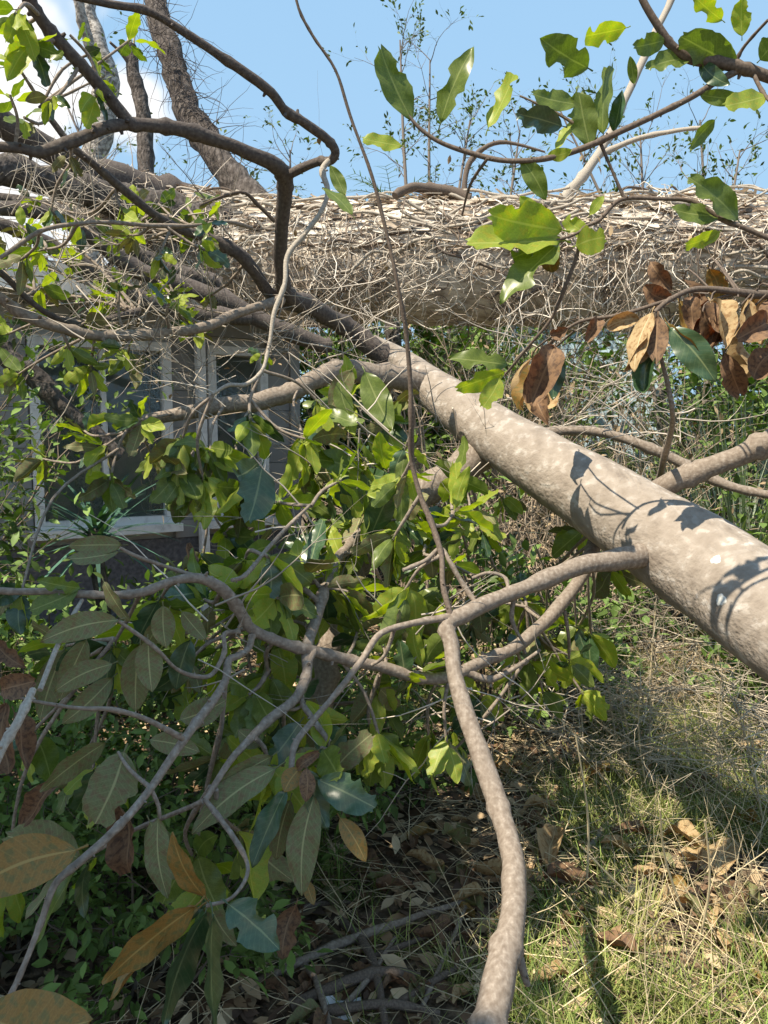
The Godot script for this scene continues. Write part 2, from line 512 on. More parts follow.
func sky_picture() -> ImageTexture:
	var w := 1536; var h := 768
	var f := FastNoiseLite.new()
	f.seed = 8; f.frequency = 1.6; f.fractal_octaves = 5
	var clumps := []                    # broken fair-weather clouds, spread round the sky
	var r := RandomNumberGenerator.new()
	r.seed = 77
	var main := (cb * Vector3((12.0 - 384.0) / F, (512.0 - 110.0) / F, -1.0)).normalized()
	clumps.append([main, 0.165])
	for k in 14:
		var az := r.randf() * TAU
		var el := r.randf_range(0.12, 0.7)
		var d := Vector3(sin(az) * cos(el), sin(el), -cos(az) * cos(el))
		if d.dot(Vector3(0, 0.25, -1).normalized()) < 0.55: clumps.append([d, r.randf_range(0.12, 0.3)])
	var im := Image.create(w, h, false, Image.FORMAT_RGBF)
	var top := Vector3(0.33, 0.60, 0.95); var low := Vector3(0.54, 0.82, 1.06); var ground := Vector3(0.12, 0.10, 0.08)
	for y in h:
		var th := PI * (y + 0.5) / h
		var cy := cos(th); var sy := sin(th)
		var base := low.lerp(top, pow(clampf(cy, 0, 1), 0.6)) if cy > 0 else low.lerp(ground, clampf(-cy * 6.0, 0, 1))
		for x in w:
			var c := base
			if cy > -0.02 and cy < 0.95:
				var ph := TAU * (x + 0.5) / w
				var d := Vector3(sin(ph) * sy, cy, -cos(ph) * sy)
				var k := 0.0
				for cl in clumps:
					var q: float = d.distance_to(cl[0])
					if q < cl[1] * 1.6:
						k = maxf(k, smoothstep(0.05, 0.55, 1.0 - q / cl[1] + 0.85 * f.get_noise_3dv(d * 5.0)))
				c = c.lerp(Vector3(1.25, 1.24, 1.22), k)
			im.set_pixel(x, y, Color(c.x, c.y, c.z))
	return ImageTexture.create_from_image(im)

func build_ground() -> void:
	var b := MB.new()
	var pts := []; var uvs := []
	var xs := []; var zs := []
	for k in 81:
		var s := (k - 40) / 40.0
		xs.append(signf(s) * (absf(s) * 5.0 + pow(absf(s), 4.0) * 75.0))
	for k in 81:
		var s := (k - 40) / 40.0
		zs.append(-3.0 - signf(s) * (absf(s) * 5.0 + pow(absf(s), 4.0) * 75.0))
	for z in zs:
		var a := []; var q := []
		for x in xs:
			a.append(Vector3(x, gh(x, z), z)); q.append(Vector2(x, z))
		pts.append(a); uvs.append(q)
	b.grid(pts, uvs)
	var o := obj("ground", b.mesh(), M.soil, self)
	o.set_meta("kind", "structure")

# ------------------------------------------------------------------ house
func build_house() -> void:
	var corner := G(300, 600); corner = Vector3(-0.78, 0, -7.0)
	var along := Vector3(-2.77, 0, 1.75).normalized()     # from the corner towards the near end of the wall
	var out := Vector3(along.z, 0, -along.x)
	if out.dot(-corner) < 0: out = -out
	var t := Transform3D(Basis(along, Vector3.UP, along.cross(Vector3.UP)), corner)
	var zs := signf(t.basis.z.dot(out))                     # local z that points outwards
	var house := thing("house", corner, "small grey weatherboard house with white window trim behind the fallen limbs", "house")
	var boards := [plain(lin(0.30, 0.295, 0.295), 0.8), plain(lin(0.28, 0.275, 0.275), 0.8), plain(lin(0.32, 0.315, 0.31), 0.8)]
	var white := tri_mat(noise_tex(0.02, [[0.0, 0.58, 0.58, 0.58], [0.4, 0.78, 0.78, 0.78], [1.0, 0.84, 0.84, 0.84]], 4, 41), 1.0, 0.6)
	var base_m := tri_mat(noise_tex(0.03, [[0.0, 0.08, 0.08, 0.09], [0.6, 0.14, 0.14, 0.155], [1.0, 0.2, 0.2, 0.21]], 5, 42), 1.5, 0.9)
	var plaster := plain(lin(0.52, 0.50, 0.46), 0.9)
	var at := func(px: float) -> float:                     # distance along the wall of the vertical plane through a pixel column
		var d := P(px, 430, 1.0) - EYE
		var q := Vector2(d.x, d.z)
		var a2 := Vector2(along.x, along.z); var c2 := Vector2(corner.x, corner.z)
		return -c2.cross(q) / a2.cross(q)
	var bx := func(called: String, lo: Vector3, hi: Vector3, m: Material, par: Node) -> MeshInstance3D:
		var b := MB.new()
		var l := Vector3(lo.x, lo.y, lo.z * zs); var h := Vector3(hi.x, hi.y, hi.z * zs)
		b.box(Vector3(minf(l.x, h.x), l.y, minf(l.z, h.z)), Vector3(maxf(l.x, h.x), h.y, maxf(l.z, h.z)))
		var tt := t
		return obj(called, b.mesh(), m, par, tt if par == house else Transform3D())
	var long := 5.2
	var x0: float = at.call(166.0); var x1: float = at.call(38.0)
	var y0 := 0.80; var y1 := 2.12
	var u0: float = at.call(262.0); var u1: float = at.call(214.0)
	bx.call("foundation", Vector3(0.02, -0.1, -4.0), Vector3(long, 0.62, -0.02), base_m, house)
	bx.call("inner_wall", Vector3(0.0, 0.62, -4.0), Vector3(long, 2.5, -3.9), plaster, house)
	bx.call("end_wall", Vector3(0.0, 0.62, -3.9), Vector3(0.09, 2.5, -0.13), boards[1], house)
	bx.call("end_wall", Vector3(long - 0.09, 0.62, -3.9), Vector3(long, 2.5, -0.13), boards[1], house)
	bx.call("lining", Vector3(0.09, 0.62, -0.12), Vector3(u0 - 0.05, 2.5, -0.06), plaster, house)
	bx.call("lining", Vector3(u1 + 0.05, 0.62, -0.12), Vector3(x0 - 0.05, 2.5, -0.06), plaster, house)
	bx.call("lining", Vector3(x1 + 0.05, 0.62, -0.12), Vector3(long - 0.09, 2.5, -0.06), plaster, house)
	bx.call("lining", Vector3(u0 - 0.05, 2.12, -0.12), Vector3(x1 + 0.05, 2.5, -0.06), plaster, house)
	bx.call("lining", Vector3(u0 - 0.05, 0.62, -0.12), Vector3(x1 + 0.05, 0.76, -0.06), plaster, house)
	var row := 0
	var y := 0.62
	while y < 2.48:
		var top := minf(y + 0.146, 2.5)
		for seg in [[0.06, u0 - 0.06], [u1 + 0.06, x0 - 0.06], [x1 + 0.06, long]]:
			bx.call("board", Vector3(seg[0], y, -0.05), Vector3(seg[1], top, 0.0 + 0.004 * (row % 2)), boards[(row * 7) % 3], house)
		if y + 0.15 < y0 - 0.06 or y > y1 + 0.04:
			bx.call("board", Vector3(u0 - 0.055, y, -0.05), Vector3(u1 + 0.055, top, 0.0), boards[(row * 5) % 3], house)
			bx.call("board", Vector3(x0 - 0.055, y, -0.05), Vector3(x1 + 0.055, top, 0.0), boards[(row * 5 + 1) % 3], house)
		y += 0.15; row += 1
	bx.call("corner_board", Vector3(-0.03, 0.6, -0.1), Vector3(0.055, 2.5, 0.03), boards[2], house)
	var glass := StandardMaterial3D.new()
	glass.albedo_color = Color(0.75, 0.85, 0.82, 0.06); glass.transparency = BaseMaterial3D.TRANSPARENCY_ALPHA
	glass.roughness = 0.03; glass.metallic_specular = 0.4
	for w in [[x0, x1], [u0, u1]]:
		var a: float = w[0]; var e: float = w[1]
		var win: MeshInstance3D = bx.call("window", Vector3(a - 0.05, y0 - 0.05, -0.06), Vector3(a + 0.02, y1, 0.03), white, house)
		win.set_meta("label", "white framed sash window with dark glass")
		bx.call("frame", Vector3(e - 0.02, y0 - 0.05, -0.06), Vector3(e + 0.05, y1, 0.03), white, win)
		bx.call("frame", Vector3(a - 0.05, y1 + 0.001, -0.06), Vector3(e + 0.05, y1 + 0.07, 0.034), white, win)
		bx.call("sill", Vector3(a - 0.09, y0 - 0.115, -0.06), Vector3(e + 0.09, y0 - 0.052, 0.10), white, win)
		bx.call("frame", Vector3(a + 0.021, y0 - 0.05, -0.05), Vector3(e - 0.021, y0 + 0.01, 0.018), white, win)
		if e - a > 0.6:
			var mid := (a + e) * 0.5
			bx.call("glazing_bar", Vector3(mid - 0.02, y0 + 0.011, -0.045), Vector3(mid + 0.02, y1 - 0.001, 0.012), white, win)
			bx.call("pane", Vector3(a + 0.021, y0 + 0.011, -0.024), Vector3(mid - 0.021, y1 - 0.001, -0.02), glass, win)
			bx.call("pane", Vector3(mid + 0.021, y0 + 0.011, -0.024), Vector3(e - 0.021, y1 - 0.001, -0.02), glass, win)
		else:
			bx.call("pane", Vector3(a + 0.021, y0 + 0.011, -0.024), Vector3(e - 0.021, y1 - 0.001, -0.02), glass, win)
	bx.call("soffit", Vector3(-0.35, 2.505, -4.2), Vector3(long + 0.2, 2.53, 0.42), white, house)
	bx.call("fascia", Vector3(-0.36, 2.44, 0.421), Vector3(long + 0.2, 2.64, 0.445), white, house)
	var roof: MeshInstance3D = bx.call("roof", Vector3(-0.4, 2.531, -4.2), Vector3(long + 0.25, 2.66, 0.41), plain(lin(0.16, 0.155, 0.15), 0.8), house)
	var rb := 0
	for k in 26:
		var xx := -0.36 + k * 0.22
		bx.call("roof_rib", Vector3(xx, 2.661, -4.2), Vector3(xx + 0.04, 2.685, 0.41), plain(lin(0.18, 0.175, 0.17), 0.7), roof)
	bx.call("downpipe", Vector3(u1 + 0.10, 0.0, 0.05), Vector3(u1 + 0.17, 2.44, 0.12), white, house)

func build_shed() -> void:
	var at := Vector3(2.3, 0, -10.5)
	var shed := thing("garden_shed", at, "pale blue painted shed glimpsed through the gap below the big log", "shed")
	var blue := [plain(lin(0.46, 0.60, 0.70), 0.6), plain(lin(0.42, 0.56, 0.66), 0.6)]
	for k in 21:
		var b := MB.new()
		b.box(Vector3(-1.2, k * 0.15, -0.04), Vector3(1.35, k * 0.15 + 0.143, 0.005 * (k % 2)))
		obj("board", b.mesh(), blue[k % 2], shed, Transform3D(Basis(Vector3.UP, -0.35), at))
	var r := MB.new()
	r.box(Vector3(-1.2, 0, -2.0), Vector3(1.35, 3.16, -0.05))
	obj("wall", r.mesh(), blue[1], shed, Transform3D(Basis(Vector3.UP, -0.35), at))
	var q := MB.new()
	q.box(Vector3(-1.35, 3.162, -2.2), Vector3(1.5, 3.24, 0.25))
	obj("roof", q.mesh(), plain(lin(0.3, 0.32, 0.34), 0.6), shed, Transform3D(Basis(Vector3.UP, -0.35), at))

# ------------------------------------------------------------------ the big log
func build_log() -> void:
	var base := Vector3(8.2, 0, -4.6)
	var log_ := thing("fallen_log", base, "huge fallen trunk smothered in dry vines lying across the house roof", "fallen tree")
	var cp := [[P(60, 185, 5.6), 0.16], [P(150, 232, 5.5), 0.28], [P(260, 262, 5.4), 0.37], [P(430, 266, 5.2), 0.385], [P(600, 267, 5.1), 0.39], [P(780, 268, 5.0), 0.40], [Vector3(4.4, 2.2, -4.9), 0.5], [Vector3(8.2, 1.0, -4.6), 0.62]]
	var s := smooth(cp, 10)
	var ax: PackedVector3Array = s[0]
	var ar: PackedFloat32Array = s[1]
	for k in ar.size():                          # uneven girth and sag
		ar[k] *= 1.0 + 0.13 * wob.get_noise_1d(k * 14.0)
		ax[k].y += 0.05 * wob.get_noise_1d(k * 9.0 + 400.0)
	var b := MB.new()
	b.tube(ax, ar, 28, Color(1, 1, 1), 0.05, wob)
	var core := obj("trunk", b.mesh(), M.log_bark, log_)
	# root plate out of the picture
	var rp := MB.new(); var tips := []
	for k in 26:
		var d := Vector3(0.25 + rf(-0.2, 0.2), rng.randfn(), rng.randfn()).normalized()
		spray(rp, base + Vector3(-0.1, 1.0, 0), d, rf(0.7, 1.1), 0.10, 1, 0.35, Color(0.12, 0.09, 0.07), tips, 2, 5)
	obj("root_plate", rp.mesh(), M.stalk, log_)
	# point on the log's skin: k along, angle from up towards the camera
	var n := ax.size()
	var skin := func(k: float, a: float, off: float) -> Vector3:
		var j := clampi(int(k), 0, n - 2)
		var f := k - j
		var t := (ax[j + 1] - ax[j]).normalized()
		var side := t.cross(Vector3.UP).normalized()
		if side.z < 0: side = -side
		var up := side.cross(t).normalized()
		if up.y < 0: up = -up
		return ax[j].lerp(ax[j + 1], f) + (up * cos(a) + side * sin(a)) * (lerpf(ar[j], ar[j + 1], f) + off)
	var tones := [Color(0.72, 0.65, 0.56), Color(0.62, 0.54, 0.45), Color(0.48, 0.40, 0.32), Color(0.76, 0.70, 0.62), Color(0.26, 0.20, 0.155), Color(0.16, 0.12, 0.095)]
	# fine tangle: straw along the top, curls and hanging loops lower down
	var tangle := MB.new()
	for q in 2500:
		var k := rf(3.0, 57.0)
		var a := rf(-0.7, 2.7)
		var top := a < 0.9
		if top and rng.randf() < 0.55: continue
		var pts := PackedVector3Array(); var rad := PackedFloat32Array()
		var da := rf(-0.05, 0.05) if top else rf(-0.10, 0.10)
		var dk := rf(-0.7, 0.7) if top else rf(-0.36, 0.36)
		var off := rf(0.0, 0.02) if top else rf(0.0, 0.13)
		var w := rf(0.0018, 0.0052)
		var turn := rf(-0.12, 0.12) if top else rf(-1.0, 1.0)
		for m in 8:
			pts.append(skin.call(k, a, off))
			rad.append(w * (1.0 - 0.07 * m))
			k += dk; a += da
			off = maxf(off + (rf(-0.008, 0.008) if top else rf(-0.022, 0.024)), 0.0)
			var d2 := Vector2(dk * 0.12, da * 0.44).rotated(turn * rf(0.3, 1.2))
			dk = d2.x / 0.12; da = d2.y / 0.44
		tangle.tube(pts, rad, 4, tones[rng.randi() % 6] * rf(0.75, 1.2))
	# hanging fibres under the log
	var clumps := []
	for q in 15: clumps.append([rf(10.0, 57.0), rf(0.4, 1.3)])
	for q in 800:
		var cl: Array = clumps[q % 15]
		var p: Vector3 = skin.call(clampf(cl[0] + rng.randfn() * 1.6, 3.0, 57.0), rf(1.3, 2.9), rf(-0.02, 0.10))
		var tips2 := []
		spray(tangle, p, Vector3(rf(-0.6, 0.6), -0.8, rf(-0.4, 0.6)), rf(0.12, 0.5) * cl[1], rf(0.0018, 0.004), 0, 0.45, tones[rng.randi() % 6], tips2)
	var tg := obj("dry_tangle", tangle.mesh(), M.stalk, log_)
	tg.set_meta("kind", "stuff")
	# bark and leaf flakes caught in it
	var fl := MB.new()
	fl.grid([[Vector3(-0.35, 0, 0.1), Vector3(0, -0.05, 0), Vector3(0.3, 0, 0.12)], [Vector3(-0.5, 0.5, 0.12), Vector3(0, 0.5, 0.0), Vector3(0.45, 0.5, 0.2)], [Vector3(-0.2, 0.95, 0.2), Vector3(0, 1, 0.1), Vector3(0.25, 0.9, 0.3)]], [[Vector2(), Vector2(), Vector2()], [Vector2(), Vector2(), Vector2()], [Vector2(), Vector2(), Vector2()]])
	var ts := []; var cs := []
	for q in 5200:
		var a := rf(-0.6, 2.2)
		if rng.randf() < 0.7: a = rf(-0.5, 1.5)
		var k := rf(3.0, 57.0)
		var p: Vector3 = skin.call(k, a, rf(0.002, 0.02) if a < 1.45 else rf(0.0, 0.07))
		var p2: Vector3 = skin.call(k, a, 0.5)
		var z := ((p2 - p).normalized() + rdir() * (0.13 if a < 1.45 else 0.8)).normalized()
		var y := z.cross(Vector3(rf(-0.25, 0.25), 1.0, rf(-0.5, 0.5))).normalized() if a < 1.45 else z.cross(Vector3(0.3, rf(-1, 1), rf(-1, 1))).normalized()
		var l := rf(0.05, 0.24) if a < 1.45 else rf(0.03, 0.10)
		ts.append(Transform3D(Basis(y.cross(z) * l * rf(0.05, 0.24), y * l, z * l * (0.22 if a < 1.45 else 0.8)), p))
		cs.append((tones[[0, 3, 0, 3, 1, 2, 4][rng.randi() % 7]] as Color) * rf(0.8, 1.15))
	many("bark_flakes", fl.mesh(), M.flake, log_, ts, cs)
	# the stouter vines, each a part
	for q in 110:
		var pts := []
		var k := rf(6.0, 54.0); var a := rf(-0.1, 2.1); var w := rf(0.004, 0.013)
		var dk := rf(0.5, 1.5) * (1 if rng.randf() < 0.5 else -1); var da := rf(-0.12, 0.12)
		for m in 7:
			pts.append([skin.call(clampf(k, 2.0, 58.0), a, rf(0.02, 0.10)), w * (1.0 - 0.05 * m)])
			k += dk; a += da + rf(-0.15, 0.15)
		branch("vine", log_, pts, M.pale_twig if q % 5 else M.twig, 4, 6, 1.0)
	# limbs of its crown, at the broken end over the house
	var L := func(rows: Array, m: Material) -> MeshInstance3D: return branch("limb", log_, path(rows), m, 6, 14)
	L.call([190, 205, 5.5, 40, 120, 185, 5.2, 34, 60, 160, 4.9, 28, 0, 118, 4.6, 27, -90, 70, 4.2, 24], M.limb)
	L.call([260, 235, 5.3, 40, 150, 212, 5.0, 36, 70, 183, 4.7, 30, 0, 172, 4.4, 28, -120, 168, 4.0, 26], M.rough_bark)
	L.call([330, 345, 4.6, 16, 280, 328, 4.5, 17, 220, 300, 4.4, 17, 140, 272, 4.3, 17, 95, 238, 4.15, 16, 50, 214, 4.0, 15, 0, 209, 3.9, 14, -80, 190, 3.7, 13], M.limb)
	L.call([250, 318, 4.2, 15, 190, 313, 4.1, 16, 150, 302, 4.0, 18, 118, 288, 3.9, 18, 85, 268, 3.8, 18, 45, 242, 3.7, 15, 0, 225, 3.6, 13, -60, 210, 3.5, 12], M.limb)
	L.call([220, 285, 4.6, 16, 150, 262, 4.5, 16, 100, 230, 4.4, 15, 40, 205, 4.3, 13, -40, 195, 4.2, 12], M.rough_bark)
	L.call([0, 345, 4.3, 22, 40, 385, 4.4, 20, 80, 420, 4.5, 18, 120, 455, 4.6, 14], M.rough_bark)
	# upright limbs against the sky
	var lean: MeshInstance3D = L.call([262, 212, 5.5, 28.6, 238, 180, 5.6, 26.9, 206, 145, 5.7, 26, 186, 105, 5.8, 26, 172, 60, 5.9, 25.2, 160, 20, 6, 22.7, 146, -60, 6.1, 21], M.rough_bark)
	var ivy := MB.new()
	for q in 170:
		var y := rf(-10, 185)
		var c := P(lerpf(153, 172, clampf(y / 60.0, 0, 1)) if y < 60 else lerpf(172, 242, pow((y - 60) / 125.0, 1.3)), y, 5.72)
		var t2 := []
		spray(ivy, c + Vector3(rf(-0.12, 0.12), 0, rf(0.05, 0.12)), Vector3(rf(-0.5, 0.7), rf(-1, 0.6), 0.1), rf(0.15, 0.5), 0.003, 0, 0.35, Color(0.10, 0.085, 0.08) * rf(0.6, 1.6), t2)
	var iv := obj("creeper_stems", ivy.mesh(), M.stalk, lean)
	iv.set_meta("kind", "stuff")
	L.call([545, 225, 5.1, 11, 566, 196, 5.15, 10, 590, 168, 5.2, 9, 612, 130, 5.3, 8, 632, 85, 5.4, 8, 652, 40, 5.5, 7, 680, -20, 5.6, 6], M.pale_twig)
	L.call([600, 155, 5.25, 6, 640, 138, 5.2, 5, 680, 130, 5.1, 4, 712, 128, 5.0, 3], M.pale_twig)
	L.call([470, 200, 5.0, 14, 445, 190, 5.0, 12, 415, 188, 4.95, 10, 395, 196, 4.9, 8], M.twig)
	L.call([466, 215, 5.0, 8, 464, 185, 5.0, 6, 472, 158, 5.0, 5, 500, 142, 5.0, 4, 545, 152, 5.0, 2], M.twig)

# ------------------------------------------------------------------ trees behind
func build_back_trees() -> void:
	var g := P(95, 430, 9.0); g.y = 0
	var a := thing("standing_tree", g, "pale mottled tree trunk standing against the white cloud", "tree", "")
	branch("trunk", a, [[Vector3(g.x - 0.1, -0.2, g.z), 0.173], [P(88, 300, 9), 0.158], [P(92, 190, 9), 0.144], [P(100, 130, 9), 0.144], [P(106, 80, 9), 0.130], [P(96, 40, 9), 0.108], [P(86, 0, 9), 0.101], [P(70, -120, 9), 0.086]], M.mottled, 6, 14)
	branch("branch", a, [[P(105, 85, 8.95), 0.07], [P(92, 50, 8.8), 0.06], [P(80, 10, 8.6), 0.05], [P(75, -60, 8.4), 0.04]], M.mottled, 5, 8)
	var g2 := P(152, 430, 8.2); g2.y = 0
	var s := thing("broken_snag", g2, "thin broken snag with a splintered pale top beside the leaning limb", "tree")
	branch("trunk", s, [[Vector3(g2.x, -0.2, g2.z), 0.09], [P(150, 300, 8.2), 0.085], [P(149, 190, 8.2), 0.08], [P(144, 130, 8.2), 0.075], [P(136, 80, 8.2), 0.07], [P(131, 45, 8.2), 0.055]], M.rough_bark, 6, 10)
	var tip := MB.new(); var tt := []
	for k in 7: spray(tip, P(131 + rf(-3, 3), 47, 8.2), Vector3(rf(-0.3, 0.2), 1, 0), rf(0.08, 0.18), 0.014, 0, 0.1, Color(0.6, 0.52, 0.42), tt)
	obj("splintered_top", tip.mesh(), M.stalk, s)
	branch("branch", s, [[P(134, 70, 8.2), 0.02], [P(120, 52, 8.1), 0.016], [P(110, 42, 8.0), 0.012]], M.twig, 5, 6)
	# thin sapling with sparse small leaves seen over the log
	var tipm := small_leaf_mesh()
	for spec in [[450, 9.0, "thin leafy sapling rising behind the log below clear sky", [[430, 60, 0.9], [400, 40, 0.8], [470, 120, 0.7], [520, 130, 0.8]]], [690, 8.0, "fine twiggy sapling behind the log beside the broad green leaves", [[640, 130, 0.9], [700, 120, 0.8], [740, 150, 0.6], [560, 110, 0.8]]], [250, 8.6, "small twiggy sapling behind the log next to the leaning limb", [[130, 170, 0.7], [230, 165, 0.5], [290, 150, 0.6], [60, 90, 0.9]]]]:
		var gb := P(spec[0], 430, spec[1]); gb.y = 0
		var t := thing("sapling", gb, spec[2], "sapling")
		var m := MB.new(); var tips := []
		for e in spec[3]:
			var top := P(e[0], e[1], spec[1])
			var mid := gb.lerp(top, 0.6) + Vector3(rf(-0.2, 0.2), 0.2, 0)
			m.tube(smooth([[gb, 0.03], [mid, 0.022], [top, 0.008]], 5)[0], smooth([[gb, 0.03], [mid, 0.022], [top, 0.008]], 5)[1], 6, Color(0.2, 0.17, 0.15))
			for q in 14: spray(m, mid.lerp(top, rf(0.2, 1.0)), (top - mid).normalized() + rdir() * 0.9, rf(0.4, 0.9) * e[2], 0.006, 2, 0.25, Color(0.20, 0.17, 0.15), tips, 2)
		obj("stem", m.mesh(), M.stalk, t)
		var ts := []; var cs := []
		for e in tips:
			if rng.randf() < 0.25:
				ts.append(leaf_tf(e[0], (e[1] + rdir() * 0.8), rdir() + Vector3.UP, rf(0.03, 0.07))); cs.append(Color(0.10, 0.14, 0.035) * rf(0.6, 1.5))
		many("leaves", tipm, M.small_leaf, t, ts, cs)
	# spiky crown peeping over the log
	var gp := P(395, 430, 7.2); gp.y = 0
	var palm := thing("palm", gp, "feathery green palm crown peeping over the log", "palm")
	branch("trunk", palm, [[gp, 0.09], [P(392, 300, 7.2), 0.07], [P(392, 200, 7.2), 0.06]], M.rough_bark, 5, 8)
	for q in 16:
		var f := MB.new()
		var d := Vector3(rf(-1, 1), rf(0.2, 1.0), rf(-1, 1)).normalized()
		var p := P(392, 205, 7.2)
		var pts := PackedVector3Array()
		for k in 9:
			pts.append(p); p += d * 0.055; d = (d + Vector3(0, -0.09, 0)).normalized()
		f.tube(pts, PackedFloat32Array([0.005, 0.005, 0.004, 0.004, 0.003, 0.003, 0.002, 0.002, 0.001]), 4, Color(0.14, 0.18, 0.05))
		for k in range(1, 9):
			for sgn in [-1, 1]:
				var dd := (pts[k] - pts[k - 1]).normalized()
				var sd: Vector3 = dd.cross(Vector3.UP).normalized() * sgn
				blade(f, pts[k], (sd + dd * 0.7 + rdir() * 0.2).normalized(), 0.13, 0.008, 0.3, Color(0.14, 0.20, 0.05) * rf(0.7, 1.4))
		obj("frond", f.mesh(), M.grass, palm)

func small_leaf_mesh() -> ArrayMesh:
	var m := MB.new()
	m.grid([[Vector3(-0.03, 0, 0), Vector3(0, 0, -0.02), Vector3(0.03, 0, 0)], [Vector3(-0.22, 0.35, 0.06), Vector3(0, 0.35, 0), Vector3(0.22, 0.35, 0.06)], [Vector3(-0.20, 0.65, 0.04), Vector3(0, 0.65, -0.01), Vector3(0.20, 0.65, 0.04)], [Vector3(-0.01, 1, -0.06), Vector3(0, 1, -0.07), Vector3(0.01, 1, -0.06)]], [[Vector2(), Vector2(), Vector2()], [Vector2(), Vector2(), Vector2()], [Vector2(), Vector2(), Vector2()], [Vector2(), Vector2(), Vector2()]])
	return m.mesh()

func leaf_tf(p: Vector3, y: Vector3, z: Vector3, l: float) -> Transform3D:
	y = y.normalized()
	z = z - y * z.dot(y)
	if z.length() < 0.01: z = y.cross(Vector3(0.31, 0.2, 0.9))
	z = z.normalized()
	return Transform3D(Basis(y.cross(z) * l, y * l, z * l), p)

func blade(b: MB, p: Vector3, d: Vector3, l: float, w: float, droop: float, color: Color, seg := 4) -> void:
	var side := d.cross(Vector3.UP)
	if side.length() < 0.1: side = d.cross(Vector3(1, 0, 0.3))
	side = side.normalized()
	var rows := []; var uvs := []
	var q := p
	for k in seg + 1:
		var t := float(k) / seg
		var ww := w * (1.0 - t * t) * 0.5 + 0.0003
		rows.append([q - side * ww, q + side * ww]); uvs.append([Vector2(0, t), Vector2(1, t)])
		d = (d + Vector3(0, -droop / seg, 0)).normalized()
		q += d * l / seg
	b.grid(rows, uvs, color)

